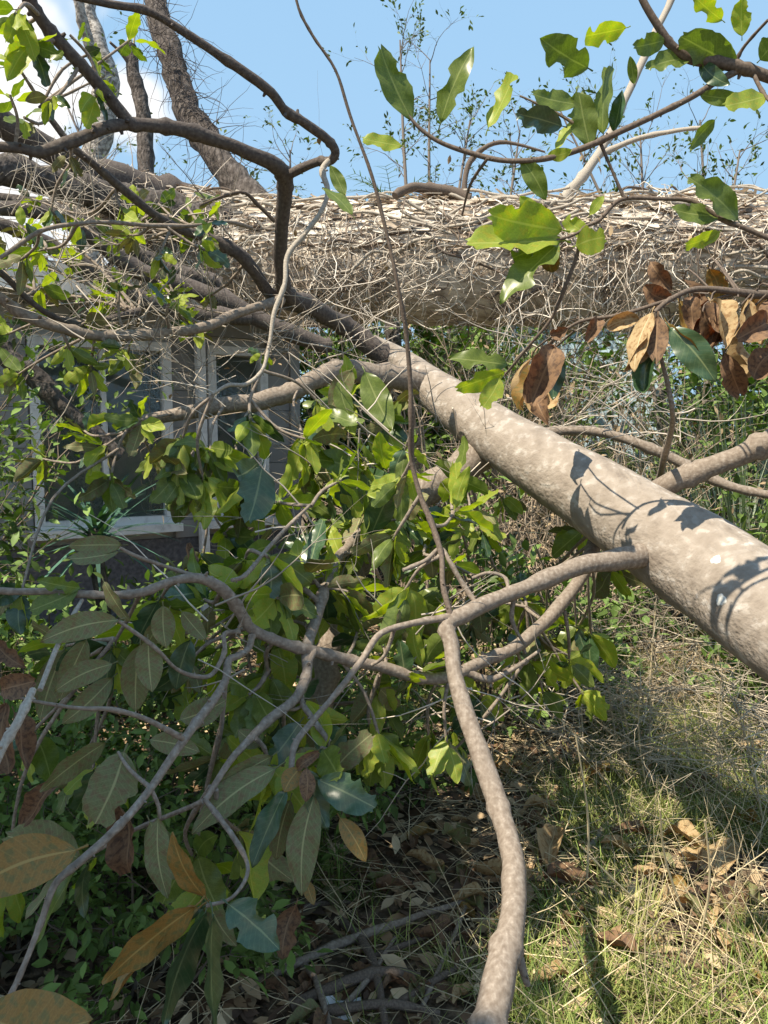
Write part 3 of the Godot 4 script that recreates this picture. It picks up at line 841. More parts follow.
# ------------------------------------------------------------------ the magnolia
func build_magnolia() -> void:
	var root := Vector3(2.2, 0, 0.75)
	collect = true
	var t := thing("fallen_magnolia", root, "fallen magnolia with smooth pale trunk, bare grey branches and large leathery leaves", "fallen tree")
	# trunk
	var cp := [[root + Vector3(0.1, -0.2, 0.2), 0.22], [Vector3(1.95, 0.18, 0.35), 0.19], [Vector3(1.66, 0.42, -0.2), 0.165], [Vector3(1.42, 0.62, -0.75), 0.15], [Vector3(1.22, 0.80, -1.25), 0.143], [Vector3(1.07, 0.945, -1.65), 0.14]]
	cp.append_array(path([768, 613, 1.97, 109, 700, 564, 2.2, 100, 600, 499, 2.5, 79, 500, 437, 2.9, 57, 440, 394, 3.25, 42, 405, 366, 3.45, 30, 370, 345, 3.5, 22]))
	var s := smooth(cp, 10)
	var b := MB.new()
	b.tube(s[0], s[1], 36, Color(1, 1, 1), 0.07, wob)
	var trunk := obj("trunk", b.mesh(), M.trunk, t)
	# round white lichen patches on it
	for e in [[716, 560, 10, 0], [721, 600, 11, 0]]:
		var dir: Vector3 = (P(e[0], e[1], 1.0) - EYE).normalized()
		var best := 9.0; var hit := Vector3(); var nn := Vector3()
		for k in 900:                                      # walk the ray to the bark
			var p := EYE + dir * (1.4 + k * 0.0015)
			var pts: PackedVector3Array = s[0]; var rad: PackedFloat32Array = s[1]
			var found := false
			for j in pts.size() - 1:
				var c := Geometry3D.get_closest_point_to_segment(p, pts[j], pts[j + 1])
				if p.distance_to(c) < rad[j] * (1.0 + 0.07 * wob.get_noise_3dv(p * 100.0)):
					hit = p; nn = (p - c).normalized(); found = true; break
			if found: break
		var m := MB.new()
		var rr: float = e[2] * 0.5 * 2.15 / F
		var x := nn.cross(Vector3.UP).normalized(); var y := nn.cross(x)
		var rows := []; var uvs := []
		for r in 5:
			var row := []; var q := []
			for k in 21:
				var a := TAU * (k % 20) / 20.0
				var rad2: float = rr * [0.02, 0.4, 0.7, 0.95, 1.05][r] * (1.0 + (0.14 * sin(a * 3.0 + e[0]) + 0.09 * sin(a * 7.0) if r > 0 else 0.0))
				var p := hit + (x * cos(a) + y * sin(a)) * rad2
				var pts: PackedVector3Array = s[0]; var rad: PackedFloat32Array = s[1]
				var near := 9.0; var cc := p; var cr := 0.1
				for j in pts.size() - 1:
					var c := Geometry3D.get_closest_point_to_segment(p, pts[j], pts[j + 1])
					if p.distance_to(c) < near:
						near = p.distance_to(c); cc = c; cr = rad[j]
				var dn := (p - cc).normalized()
				row.append(cc + dn * (cr * (1.0 + 0.07 * wob.get_noise_3dv((cc + dn * cr) * 100.0)) + ([0.0016, 0.0016, 0.0015, 0.0012, -0.002][r] if e[3] == 0 else [-0.001, 0.0005, 0.006, 0.004, -0.003][r]))); q.append(Vector2(k, r))
			rows.append(row); uvs.append(q)
		m.grid(rows, uvs)
		obj("lichen_patch" if e[3] == 0 else "knot", m.mesh(), M.lichen if e[3] == 0 else M.branch, trunk)

	var B := func(rows: Array, m: Material = null) -> MeshInstance3D: return branch("branch", t, path(rows), m if m else M.branch, 6, 12)
	var T := func(par: Node, rows: Array, m: Material = null) -> MeshInstance3D: return branch("twig", par, path(rows), m if m else M.branch, 5, 8)
	# B: from the trunk to the forked node, then down past the viewer
	var bb: MeshInstance3D = B.call([676, 536, 2.32, 46, 655, 549, 2.27, 34, 637, 556, 2.21, 24, 600, 563, 2.15, 18, 545, 580, 2.08, 17, 500, 597, 2.02, 16, 465, 614, 1.96, 16, 448, 624, 1.93, 17, 452, 645, 1.90, 17, 460, 690, 1.83, 18, 474, 740, 1.75, 20, 494, 790, 1.68, 22, 508, 840, 1.6, 24, 514, 885, 1.52, 25, 507, 945, 1.42, 29, 488, 1030, 1.3, 34, 465, 1120, 1.2, 36, 440, 1300, 1.1, 38])
	T.call(bb, [505, 940, 1.45, 14, 520, 960, 1.43, 10, 528, 985, 1.42, 6])
	T.call(bb, [452, 620, 1.93, 6.5, 443, 585, 1.96, 5.8, 441, 555, 2, 5.8, 432, 525, 2.03, 5.8, 420, 495, 2.05, 5, 412, 460, 2.05, 5, 411, 420, 2, 5, 410, 380, 1.98, 4.3, 406, 330, 1.95, 4.3, 398, 285, 1.92, 3.6, 385, 225, 1.9, 3.6, 372, 175, 1.88, 3.6, 350, 115, 1.86, 3.2, 335, 70, 1.84, 2.9, 312, 35, 1.82, 2.9, 296, 0, 1.8, 2.9, 290, -60, 1.78, 2.9], M.twig)
	T.call(bb, [478, 606, 1.98, 6, 463, 585, 2.0, 6, 450, 562, 2.0, 5, 440, 548, 2.02, 5, 425, 560, 2.0, 4, 403, 570, 1.98, 4])
	T.call(bb, [450, 617, 1.93, 8, 420, 622, 1.9, 7, 382, 634, 1.85, 7, 362, 662, 1.8, 7, 340, 690, 1.75, 7, 312, 722, 1.7, 6, 295, 745, 1.65, 6, 291, 770, 1.62, 5])
	T.call(bb, [395, 628, 1.88, 5, 385, 655, 1.9, 4, 372, 665, 1.92, 4])
	T.call(bb, [515, 592, 2.05, 6, 512, 620, 2.06, 4, 525, 645, 2.08, 3])
	T.call(bb, [508, 595, 2.05, 4, 505, 578, 2.1, 4, 488, 573, 2.1, 4, 472, 578, 2.1, 3])
	# A: the long low branch to the left
	var ba: MeshInstance3D = B.call([600, 530, 2.6, 16, 588, 560, 2.5, 14, 570, 590, 2.4, 13, 545, 622, 2.3, 13, 515, 648, 2.2, 13, 480, 664, 2.12, 12, 450, 676, 2.05, 12, 420, 676, 2.02, 12, 385, 668, 1.98, 12, 345, 660, 1.93, 12, 310, 650, 1.88, 11, 275, 640, 1.83, 11, 250, 628, 1.8, 11, 236, 605, 1.76, 11, 222, 588, 1.73, 11, 200, 578, 1.7, 10, 172, 582, 1.66, 9, 140, 594, 1.62, 9, 100, 596, 1.58, 8, 50, 592, 1.53, 7, 0, 591, 1.5, 6, -60, 585, 1.45, 6])
	T.call(ba, [465, 672, 2.08, 8, 490, 680, 2.1, 7, 515, 668, 2.15, 5, 540, 650, 2.2, 3])
	T.call(ba, [252, 634, 1.8, 7, 248, 648, 1.77, 7, 238, 655, 1.74, 7, 228, 660, 1.72, 8, 226, 678, 1.68, 8, 214, 700, 1.62, 9, 196, 722, 1.56, 9, 180, 745, 1.5, 9, 160, 775, 1.45, 8, 136, 808, 1.38, 8, 108, 838, 1.32, 8, 80, 862, 1.28, 8, 55, 885, 1.25, 7, 40, 925, 1.22, 6, 20, 975, 1.18, 6, 0, 1015, 1.14, 6, -20, 1060, 1.1, 6])
	T.call(ba, [240, 632, 1.78, 5, 224, 634, 1.75, 5, 224, 652, 1.72, 5, 212, 674, 1.68, 5, 195, 676, 1.64, 5, 176, 668, 1.6, 4, 160, 652, 1.56, 4, 145, 640, 1.54, 4, 128, 628, 1.52, 4, 116, 620, 1.5, 3])
	T.call(ba, [183, 738, 1.5, 6, 165, 728, 1.47, 6, 140, 716, 1.44, 6, 112, 709, 1.4, 5, 80, 708, 1.36, 4, 40, 702, 1.33, 4, 0, 694, 1.3, 3])
	T.call(ba, [213, 578, 1.72, 4, 190, 574, 1.7, 4, 160, 565, 1.66, 4, 135, 556, 1.62, 4, 120, 548, 1.6, 3])
	T.call(ba, [232, 580, 1.75, 4, 245, 575, 1.8, 4, 262, 555, 1.9, 4, 285, 530, 2.0, 4, 310, 505, 2.1, 3])
	T.call(ba, [315, 650, 1.88, 6, 306, 672, 1.84, 7, 302, 700, 1.8, 6, 315, 722, 1.76, 6, 330, 745, 1.73, 5, 335, 775, 1.7, 4])
	T.call(ba, [82, 600, 1.56, 4, 60, 640, 1.45, 5, 40, 690, 1.36, 6], M.pale_twig)
	# G: heavy limb under the trunk, with the pale branch in front of it
	var bg: MeshInstance3D = B.call([510, 425, 2.98, 46, 478, 455, 2.95, 36, 440, 480, 2.9, 34, 400, 508, 2.85, 32, 368, 545, 2.75, 33, 345, 585, 2.65, 32, 332, 630, 2.55, 30, 322, 690, 2.45, 28, 316, 790, 2.35, 26])
	T.call(bg, [400, 500, 2.8, 10, 372, 522, 2.5, 10, 345, 550, 2.25, 11, 328, 578, 2.1, 11, 318, 612, 1.98, 11, 308, 645, 1.9, 11, 308, 672, 1.84, 11, 296, 698, 1.78, 10, 272, 718, 1.72, 9, 248, 742, 1.66, 8, 228, 764, 1.6, 7, 205, 800, 1.55, 6])
	T.call(bg, [318, 602, 2.0, 5, 300, 588, 2.0, 5, 285, 600, 2.0, 5, 268, 585, 1.98, 5, 258, 578, 1.96, 3])
	T.call(bg, [325, 580, 2.1, 6, 300, 585, 2.1, 5, 270, 592, 2.12, 4, 250, 605, 2.12, 3])
	# C: the limb that carries on from the trunk, and its forks to the sky
	var bc: MeshInstance3D = B.call([395, 360, 3.48, 22, 370, 344, 3.45, 21, 348, 326, 3.4, 19, 322, 311, 3.3, 18, 296, 301, 3.2, 17, 283, 290, 3.1, 16, 279, 262, 3.0, 14, 281, 230, 2.9, 14, 285, 200, 2.8, 15, 284, 178, 2.72, 16, 270, 164, 2.64, 15, 240, 152, 2.56, 14, 205, 138, 2.48, 14, 165, 127, 2.4, 13, 130, 124, 2.33, 13, 100, 130, 2.27, 12, 70, 143, 2.22, 12, 40, 152, 2.17, 11, 15, 147, 2.13, 11, -30, 146, 2.1, 10], M.limb)
	var t1: MeshInstance3D = T.call(bc, [133, 126, 2.33, 13, 118, 108, 2.3, 13, 100, 86, 2.25, 13, 80, 64, 2.2, 12, 58, 40, 2.15, 12, 40, 15, 2.1, 11, 25, -10, 2.05, 11, 10, -50, 2.0, 11], M.limb)
	T.call(bc, [289, 176, 2.7, 9, 303, 168, 2.66, 9, 318, 161, 2.62, 9, 330, 160, 2.6, 9, 334, 150, 2.58, 9, 324, 137, 2.55, 9, 305, 122, 2.5, 9, 286, 110, 2.45, 9, 272, 92, 2.4, 9, 248, 74, 2.35, 9, 215, 52, 2.3, 9, 180, 29, 2.25, 9, 145, 10, 2.2, 8, 110, 3, 2.15, 8, 70, -5, 2.1, 8], M.limb)
	T.call(bc, [331, 158, 2.6, 6, 322, 170, 2.58, 6, 327, 190, 2.56, 5, 320, 212, 2.54, 5, 304, 235, 2.52, 5, 288, 256, 2.5, 5, 285, 284, 2.48, 5, 274, 312, 2.46, 5, 269, 343, 2.45, 4, 262, 370, 2.43, 4, 246, 384, 2.4, 4, 228, 385, 2.38, 4, 212, 394, 2.36, 3], M.pale_twig)
	T.call(bc, [325, 312, 3.3, 12, 290, 305, 3.2, 12, 268, 293, 3.1, 12, 254, 272, 3.0, 12, 240, 255, 2.95, 12, 212, 240, 2.9, 11, 178, 228, 2.8, 10, 150, 210, 2.7, 9, 120, 187, 2.62, 9, 95, 165, 2.55, 8, 70, 145, 2.5, 7, 40, 105, 2.45, 6], M.limb)
	T.call(bc, [282, 300, 3.1, 9, 262, 307, 3.0, 10, 232, 315, 2.9, 10, 205, 326, 2.8, 10, 170, 334, 2.7, 11, 132, 337, 2.6, 11, 95, 336, 2.52, 11, 60, 328, 2.45, 11, 25, 315, 2.4, 12, 0, 298, 2.35, 12, -40, 280, 2.3, 12], M.branch)
	T.call(bc, [140, 312, 2.8, 9, 110, 320, 2.7, 7, 80, 326, 2.6, 7, 50, 315, 2.5, 7, 25, 296, 2.42, 7, 0, 272, 2.35, 7, -30, 255, 2.3, 7], M.limb)
	T.call(bc, [252, 228, 2.75, 4, 228, 222, 2.65, 4, 190, 226, 2.55, 4, 150, 225, 2.45, 4, 110, 222, 2.35, 4, 78, 224, 2.28, 4, 40, 232, 2.22, 5, 0, 258, 2.18, 4], M.branch)
	T.call(bc, [275, 222, 2.88, 4, 258, 205, 2.85, 4, 240, 192, 2.8, 3, 200, 205, 2.7, 2], M.twig)
	# F: lit stub limb over the window
	var bf: MeshInstance3D = B.call([425, 385, 3.3, 24, 380, 376, 3.2, 22, 340, 372, 3.1, 20, 312, 380, 3.0, 19, 285, 392, 2.95, 19, 255, 402, 2.9, 18, 225, 406, 2.85, 17, 180, 412, 2.8, 14, 130, 425, 2.75, 10])
	# right-hand limbs
	B.call([645, 505, 2.55, 26, 670, 484, 2.4, 22, 700, 468, 2.36, 21, 735, 454, 2.32, 21, 768, 440, 2.28, 21, 830, 420, 2.2, 20])
	B.call([540, 432, 2.95, 10, 575, 430, 2.95, 9, 610, 434, 2.92, 9, 645, 445, 2.88, 10, 680, 462, 2.85, 10, 715, 480, 2.8, 9, 768, 496, 2.75, 8, 830, 505, 2.7, 8])
	# pale brush of fine twigs around the limbs
	var fine := MB.new(); var tips := []
	for e in [[60, 260, 2.8, 18], [130, 300, 2.8, 14], [100, 200, 3.0, 14], [200, 230, 3.0, 12], [40, 190, 3.2, 16], [250, 350, 3.0, 14], [200, 380, 2.8, 11], [300, 330, 3.2, 20], [350, 430, 2.6, 12], [120, 350, 2.6, 14], [60, 290, 2.7, 14], [480, 430, 3.0, 10], [430, 640, 2.2, 14], [300, 560, 2.3, 14], [230, 640, 1.9, 8], [180, 250, 3.2, 18], [90, 230, 3.3, 18], [590, 400, 3.0, 16], [650, 420, 2.9, 12], [480, 700, 2.3, 12], [540, 330, 3.4, 14], [370, 300, 3.2, 14]]:
		for q in int(e[3] * 1.5):
			spray(fine, P(e[0] + rf(-45, 45), e[1] + rf(-35, 35), e[2] + rf(-0.25, 0.25)), Vector3(rf(-1, 1), rf(-0.7, 0.9), rf(-0.5, 0.5)), rf(0.12, 0.42), rf(0.0014, 0.0036), 1, 0.2, Color(0.50, 0.44, 0.37) * rf(0.4, 1.2), tips, 1)
	var fo := obj("fine_twigs", fine.mesh(), M.stalk, t)
	fo.set_meta("kind", "stuff")

	# ---- traced leaves near the viewer, on the low branch
	var A := [ # bx by bd tx ty td w kind variant
		[118, 620, 1.5, 40, 642, 1.42, 30, 3, 0], [122, 545, 1.62, 68, 546, 1.6, 20, 3, 1], [118, 552, 1.62, 60, 560, 1.58, 16, 3, 6], [78, 590, 1.55, 22, 614, 1.5, 20, 0, 5], [80, 588, 1.55, 36, 580, 1.5, 16, 0, 7],
		[104, 582, 1.56, 130, 622, 1.55, 12, 3, 2], [163, 606, 1.62, 166, 648, 1.62, 22, 3, 3], [148, 640, 1.56, 152, 692, 1.55, 28, 3, 1], [140, 645, 1.6, 136, 712, 1.6, 26, 3, 4], [112, 664, 1.55, 54, 692, 1.5, 26, 3, 0], [112, 678, 1.6, 62, 724, 1.56, 24, 3, 2],
		[124, 752, 1.48, 90, 836, 1.42, 46, 3, 5], [106, 742, 1.5, 40, 792, 1.45, 22, 3, 1], [158, 818, 1.42, 168, 898, 1.4, 28, 3, 0], [206, 898, 1.35, 172, 832, 1.33, 20, 6, 2], [150, 822, 1.46, 178, 880, 1.46, 26, 3, 4], [76, 850, 1.22, -40, 898, 1.15, 58, 6, 0], [196, 906, 1.33, 102, 984, 1.28, 30, 6, 1], [198, 908, 1.36, 110, 1000, 1.34, 14, 6, 4],
		[206, 912, 1.35, 164, 1026, 1.3, 22, 2, 3], [213, 914, 1.34, 216, 1034, 1.3, 17, 2, 1], [203, 908, 1.37, 160, 960, 1.4, 6, 2, 2], [-14, 1016, 1.05, 92, 1020, 1.0, 78, 6, 0], [228, 904, 1.35, 280, 950, 1.32, 40, 2, 7],
		[0, 690, 1.3, 40, 680, 1.3, 26, 4, 11], [4, 702, 1.3, 8, 790, 1.25, 30, 4, 12], [14, 712, 1.32, 26, 770, 1.3, 20, 4, 13], [-8, 640, 1.4, 26, 668, 1.4, 20, 4, 14],
		[86, 640, 1.7, 60, 700, 1.7, 26, 3, 1], [64, 650, 1.75, 40, 720, 1.72, 26, 3, 3], [180, 720, 1.6, 226, 700, 1.65, 24, 3, 4], [150, 740, 1.6, 200, 752, 1.6, 22, 3, 2], [60, 780, 1.5, 20, 830, 1.48, 20, 4, 11], [120, 800, 1.55, 132, 880, 1.55, 26, 4, 15], [182, 612, 1.72, 206, 640, 1.72, 18, 3, 1], [168, 612, 1.7, 140, 660, 1.72, 18, 3, 0], [190, 640, 1.75, 176, 690, 1.75, 22, 2, 4]]
	for e in A: lf(ba, e[0], e[1], e[2], e[3], e[4], e[5], e[6], e[7], e[8], 1.0 if rng.randf() < 0.5 else -1.0)
	T.call(ba, [205, 800, 1.55, 5, 235, 840, 1.48, 5, 248, 870, 1.42, 4, 232, 898, 1.37, 4, 206, 906, 1.35, 4], M.branch)
	T.call(ba, [150, 788, 1.42, 5, 158, 805, 1.42, 4, 160, 818, 1.42, 3])
	T.call(ba, [150, 788, 1.42, 5, 130, 770, 1.45, 4, 118, 752, 1.48, 3])
	var C := [
		[276, 768, 1.62, 192, 834, 1.55, 34, 3, 0], [272, 756, 1.64, 214, 792, 1.6, 22, 3, 1], [286, 790, 1.6, 252, 868, 1.55, 22, 2, 2], [314, 796, 1.6, 302, 896, 1.55, 36, 3, 0], [318, 780, 1.6, 384, 812, 1.55, 34, 2, 9], [340, 818, 1.58, 366, 862, 1.56, 20, 6, 2], [300, 768, 1.6, 284, 792, 1.58, 18, 6, 4], [306, 768, 1.58, 306, 802, 1.57, 16, 4, 2],
		[308, 770, 1.6, 328, 830, 1.6, 22, 2, 3], [290, 800, 1.65, 276, 860, 1.65, 22, 3, 4], [306, 880, 1.62, 314, 905, 1.6, 12, 6, 1], [332, 772, 1.75, 378, 728, 1.75, 26, 3, 5], [300, 722, 1.8, 262, 772, 1.75, 26, 2, 6], [318, 724, 1.8, 344, 768, 1.75, 30, 2, 8], [296, 770, 1.6, 322, 750, 1.6, 12, 4, 11], [262, 745, 1.7, 238, 730, 1.7, 18, 3, 2], [296, 905, 1.7, 282, 960, 1.68, 28, 4, 14]]
	for e in C: lf(bb, e[0], e[1], e[2], e[3], e[4], e[5], e[6], e[7], e[8], 1.0 if rng.randf() < 0.5 else -1.0)
	# ---- glossy leaf and others on the lit sprays over the window
	var D := [[262, 466, 2.2, 246, 532, 2.15, 36, 2, 6], [258, 462, 2.2, 232, 480, 2.2, 26, 2, 8], [186, 572, 2.0, 187, 540, 2.0, 8, 4, 11], [345, 195, 2.4, 330, 165, 2.4, 14, 0, 1], [352, 215, 2.3, 322, 188, 2.35, 12, 0, 0], [340, 380, 2.6, 352, 420, 2.6, 20, 0, 0], [365, 372, 2.6, 392, 430, 2.55, 30, 0, 1], [352, 370, 2.6, 330, 410, 2.6, 20, 3, 3]]
	for e in D: lf(bc, e[0], e[1], e[2], e[3], e[4], e[5], e[6], e[7], e[8], 1.0)
	# ---- sprays of leaves
	var mix := [0, 1, 1, 0, 3, 2, 1]             # the same mixture of leaf kinds on every spray
	var lot := [ # from px py d, to px py d, count, length, kinds, torn
		[bc, 262, 370, 2.43, 250, 420, 2.35, 7, 0.13, mix], [bf, 225, 405, 2.85, 210, 450, 2.5, 9, 0.15, mix], [bf, 200, 410, 2.8, 180, 470, 2.45, 9, 0.15, mix], [bf, 255, 402, 2.9, 245, 490, 2.5, 9, 0.15, mix], [ba, 262, 555, 1.9, 245, 560, 2.05, 7, 0.13, mix],
		[bf, 300, 386, 3.0, 305, 440, 2.7, 8, 0.15, mix], [bf, 340, 372, 3.1, 350, 400, 2.7, 9, 0.15, mix], [bf, 380, 376, 3.2, 385, 420, 2.7, 9, 0.16, mix], [bb, 412, 460, 2.05, 400, 480, 2.1, 7, 0.12, mix], [bb, 420, 495, 2.05, 392, 540, 2.1, 8, 0.14, mix], [bb, 441, 555, 2.0, 405, 590, 2.05, 8, 0.14, mix], [bb, 432, 525, 2.03, 455, 510, 2.15, 8, 0.13, mix], [bb, 441, 555, 2.0, 425, 545, 2.2, 7, 0.14, mix],
		[bb, 410, 400, 2.0, 405, 450, 2.1, 6, 0.10, mix], [ba, 345, 660, 1.93, 358, 630, 2.1, 7, 0.12, mix], [bg, 345, 585, 2.65, 340, 600, 2.4, 7, 0.14, mix], [ba, 385, 668, 1.98, 378, 690, 2.1, 7, 0.12, mix], [ba, 450, 676, 2.05, 440, 640, 2.3, 8, 0.15, mix], [ba, 515, 648, 2.2, 530, 660, 2.4, 7, 0.14, mix], [ba, 545, 622, 2.3, 520, 600, 2.6, 7, 0.14, mix],
		[bc, 170, 334, 2.7, 170, 300, 2.6, 7, 0.09, mix], [bc, 132, 337, 2.6, 120, 350, 2.55, 6, 0.09, mix], [bc, 150, 225, 2.45, 130, 235, 2.5, 7, 0.08, mix], [bc, 78, 224, 2.28, 40, 250, 2.4, 7, 0.09, mix], [bc, 40, 232, 2.22, 20, 260, 2.3, 6, 0.09, mix], [bc, 25, 296, 2.42, 40, 285, 2.5, 6, 0.09, mix], [bc, 240, 192, 2.8, 215, 200, 2.8, 5, 0.08, mix], [bc, 205, 326, 2.8, 170, 285, 2.9, 6, 0.08, mix], [bc, 95, 336, 2.52, 90, 370, 2.6, 7, 0.11, mix], [bc, 60, 328, 2.45, 70, 350, 2.5, 5, 0.09, mix],
		[bf, 180, 412, 2.8, 140, 420, 2.6, 7, 0.12, mix], [bf, 160, 418, 2.78, 100, 450, 2.7, 8, 0.14, mix], [bf, 130, 425, 2.75, 110, 480, 2.6, 7, 0.14, mix], [bc, 269, 343, 2.45, 262, 355, 2.5, 5, 0.06, mix],
		[bg, 440, 480, 2.9, 470, 510, 2.6, 7, 0.15, mix], [bg, 400, 508, 2.85, 440, 530, 2.6, 8, 0.15, mix], [bg, 368, 545, 2.75, 330, 520, 2.5, 8, 0.15, mix], [bg, 400, 508, 2.85, 360, 470, 2.5, 8, 0.15, mix],
		[bc, 70, 143, 2.22, 70, 165, 2.25, 4, 0.08, mix], [t1, 58, 40, 2.15, 30, 45, 2.0, 6, 0.11, mix], [t1, 80, 64, 2.2, 50, 100, 2.1, 5, 0.08, mix], [t1, 40, 15, 2.1, 15, 15, 1.9, 5, 0.12, mix], [t1, 100, 86, 2.25, 70, 35, 2.2, 3, 0.08, mix], [bc, 15, 147, 2.13, 10, 95, 2.1, 5, 0.10, mix],
		[ba, 250, 628, 1.8, 215, 650, 1.95, 7, 0.14, mix], [ba, 200, 578, 1.7, 160, 600, 1.85, 7, 0.14, mix], [ba, 275, 640, 1.83, 270, 680, 1.95, 8, 0.14, mix], [ba, 310, 650, 1.88, 290, 620, 2.1, 8, 0.15, mix], [ba, 140, 594, 1.62, 110, 650, 1.75, 7, 0.14, mix], [ba, 222, 588, 1.73, 205, 600, 1.9, 7, 0.14, mix], [ba, 302, 700, 1.8, 280, 710, 1.95, 7, 0.14, mix], [ba, 340, 660, 1.93, 380, 740, 1.95, 7, 0.14, mix], [ba, 226, 678, 1.68, 215, 760, 1.8, 7, 0.14, mix]]
	for e in lot:
		sprig(e[0] if e[0] != t1 else bc, P(e[1], e[2], e[3]), e[4], e[5], e[6], e[7], e[8], e[9], 0.5, 1.0, 0.35)
	var hosts := []
	for h in t.get_children():
		if h is MeshInstance3D and h.name.begins_with("branch"):
			var list := []
			for q in [h] + h.get_children():
				if q.name.begins_with("leaf"): continue
				var vv: PackedVector3Array = q.mesh.surface_get_arrays(0)[Mesh.ARRAY_VERTEX]
				for j in range(0, vv.size(), 40): list.append(vv[j])
			hosts.append([h, list])
	scatter(t, hosts, [175, 300, 430, 590, 2.2, 2.8], 10, 7, 0.145, mix)
	scatter(t, hosts, [300, 395, 400, 620, 2.2, 2.9], 17, 7, 0.145, mix)
	scatter(t, hosts, [385, 455, 460, 620, 2.2, 2.7], 11, 7, 0.145, mix)
	scatter(t, hosts, [430, 620, 475, 640, 2.8, 3.3], 18, 7, 0.14, mix)
	scatter(t, hosts, [0, 220, 195, 345, 2.5, 3.4], 38, 6, 0.085, mix)
	scatter(t, hosts, [0, 150, 20, 130, 2.1, 2.6], 7, 4, 0.09, mix)
	scatter(t, hosts, [0, 160, 345, 470, 2.6, 3.3], 6, 7, 0.12, mix)
	scatter(t, hosts, [20, 350, 560, 780, 1.8, 2.4], 30, 7, 0.14, mix)
	scatter(t, hosts, [0, 330, 740, 900, 1.6, 2.1], 8, 6, 0.14, mix)
	scatter(t, hosts, [350, 460, 640, 760, 2.0, 2.5], 10, 6, 0.12, mix)
	scatter(t, hosts, [470, 620, 640, 720, 2.4, 2.8], 6, 6, 0.13, mix)
	settle_leaves(t)

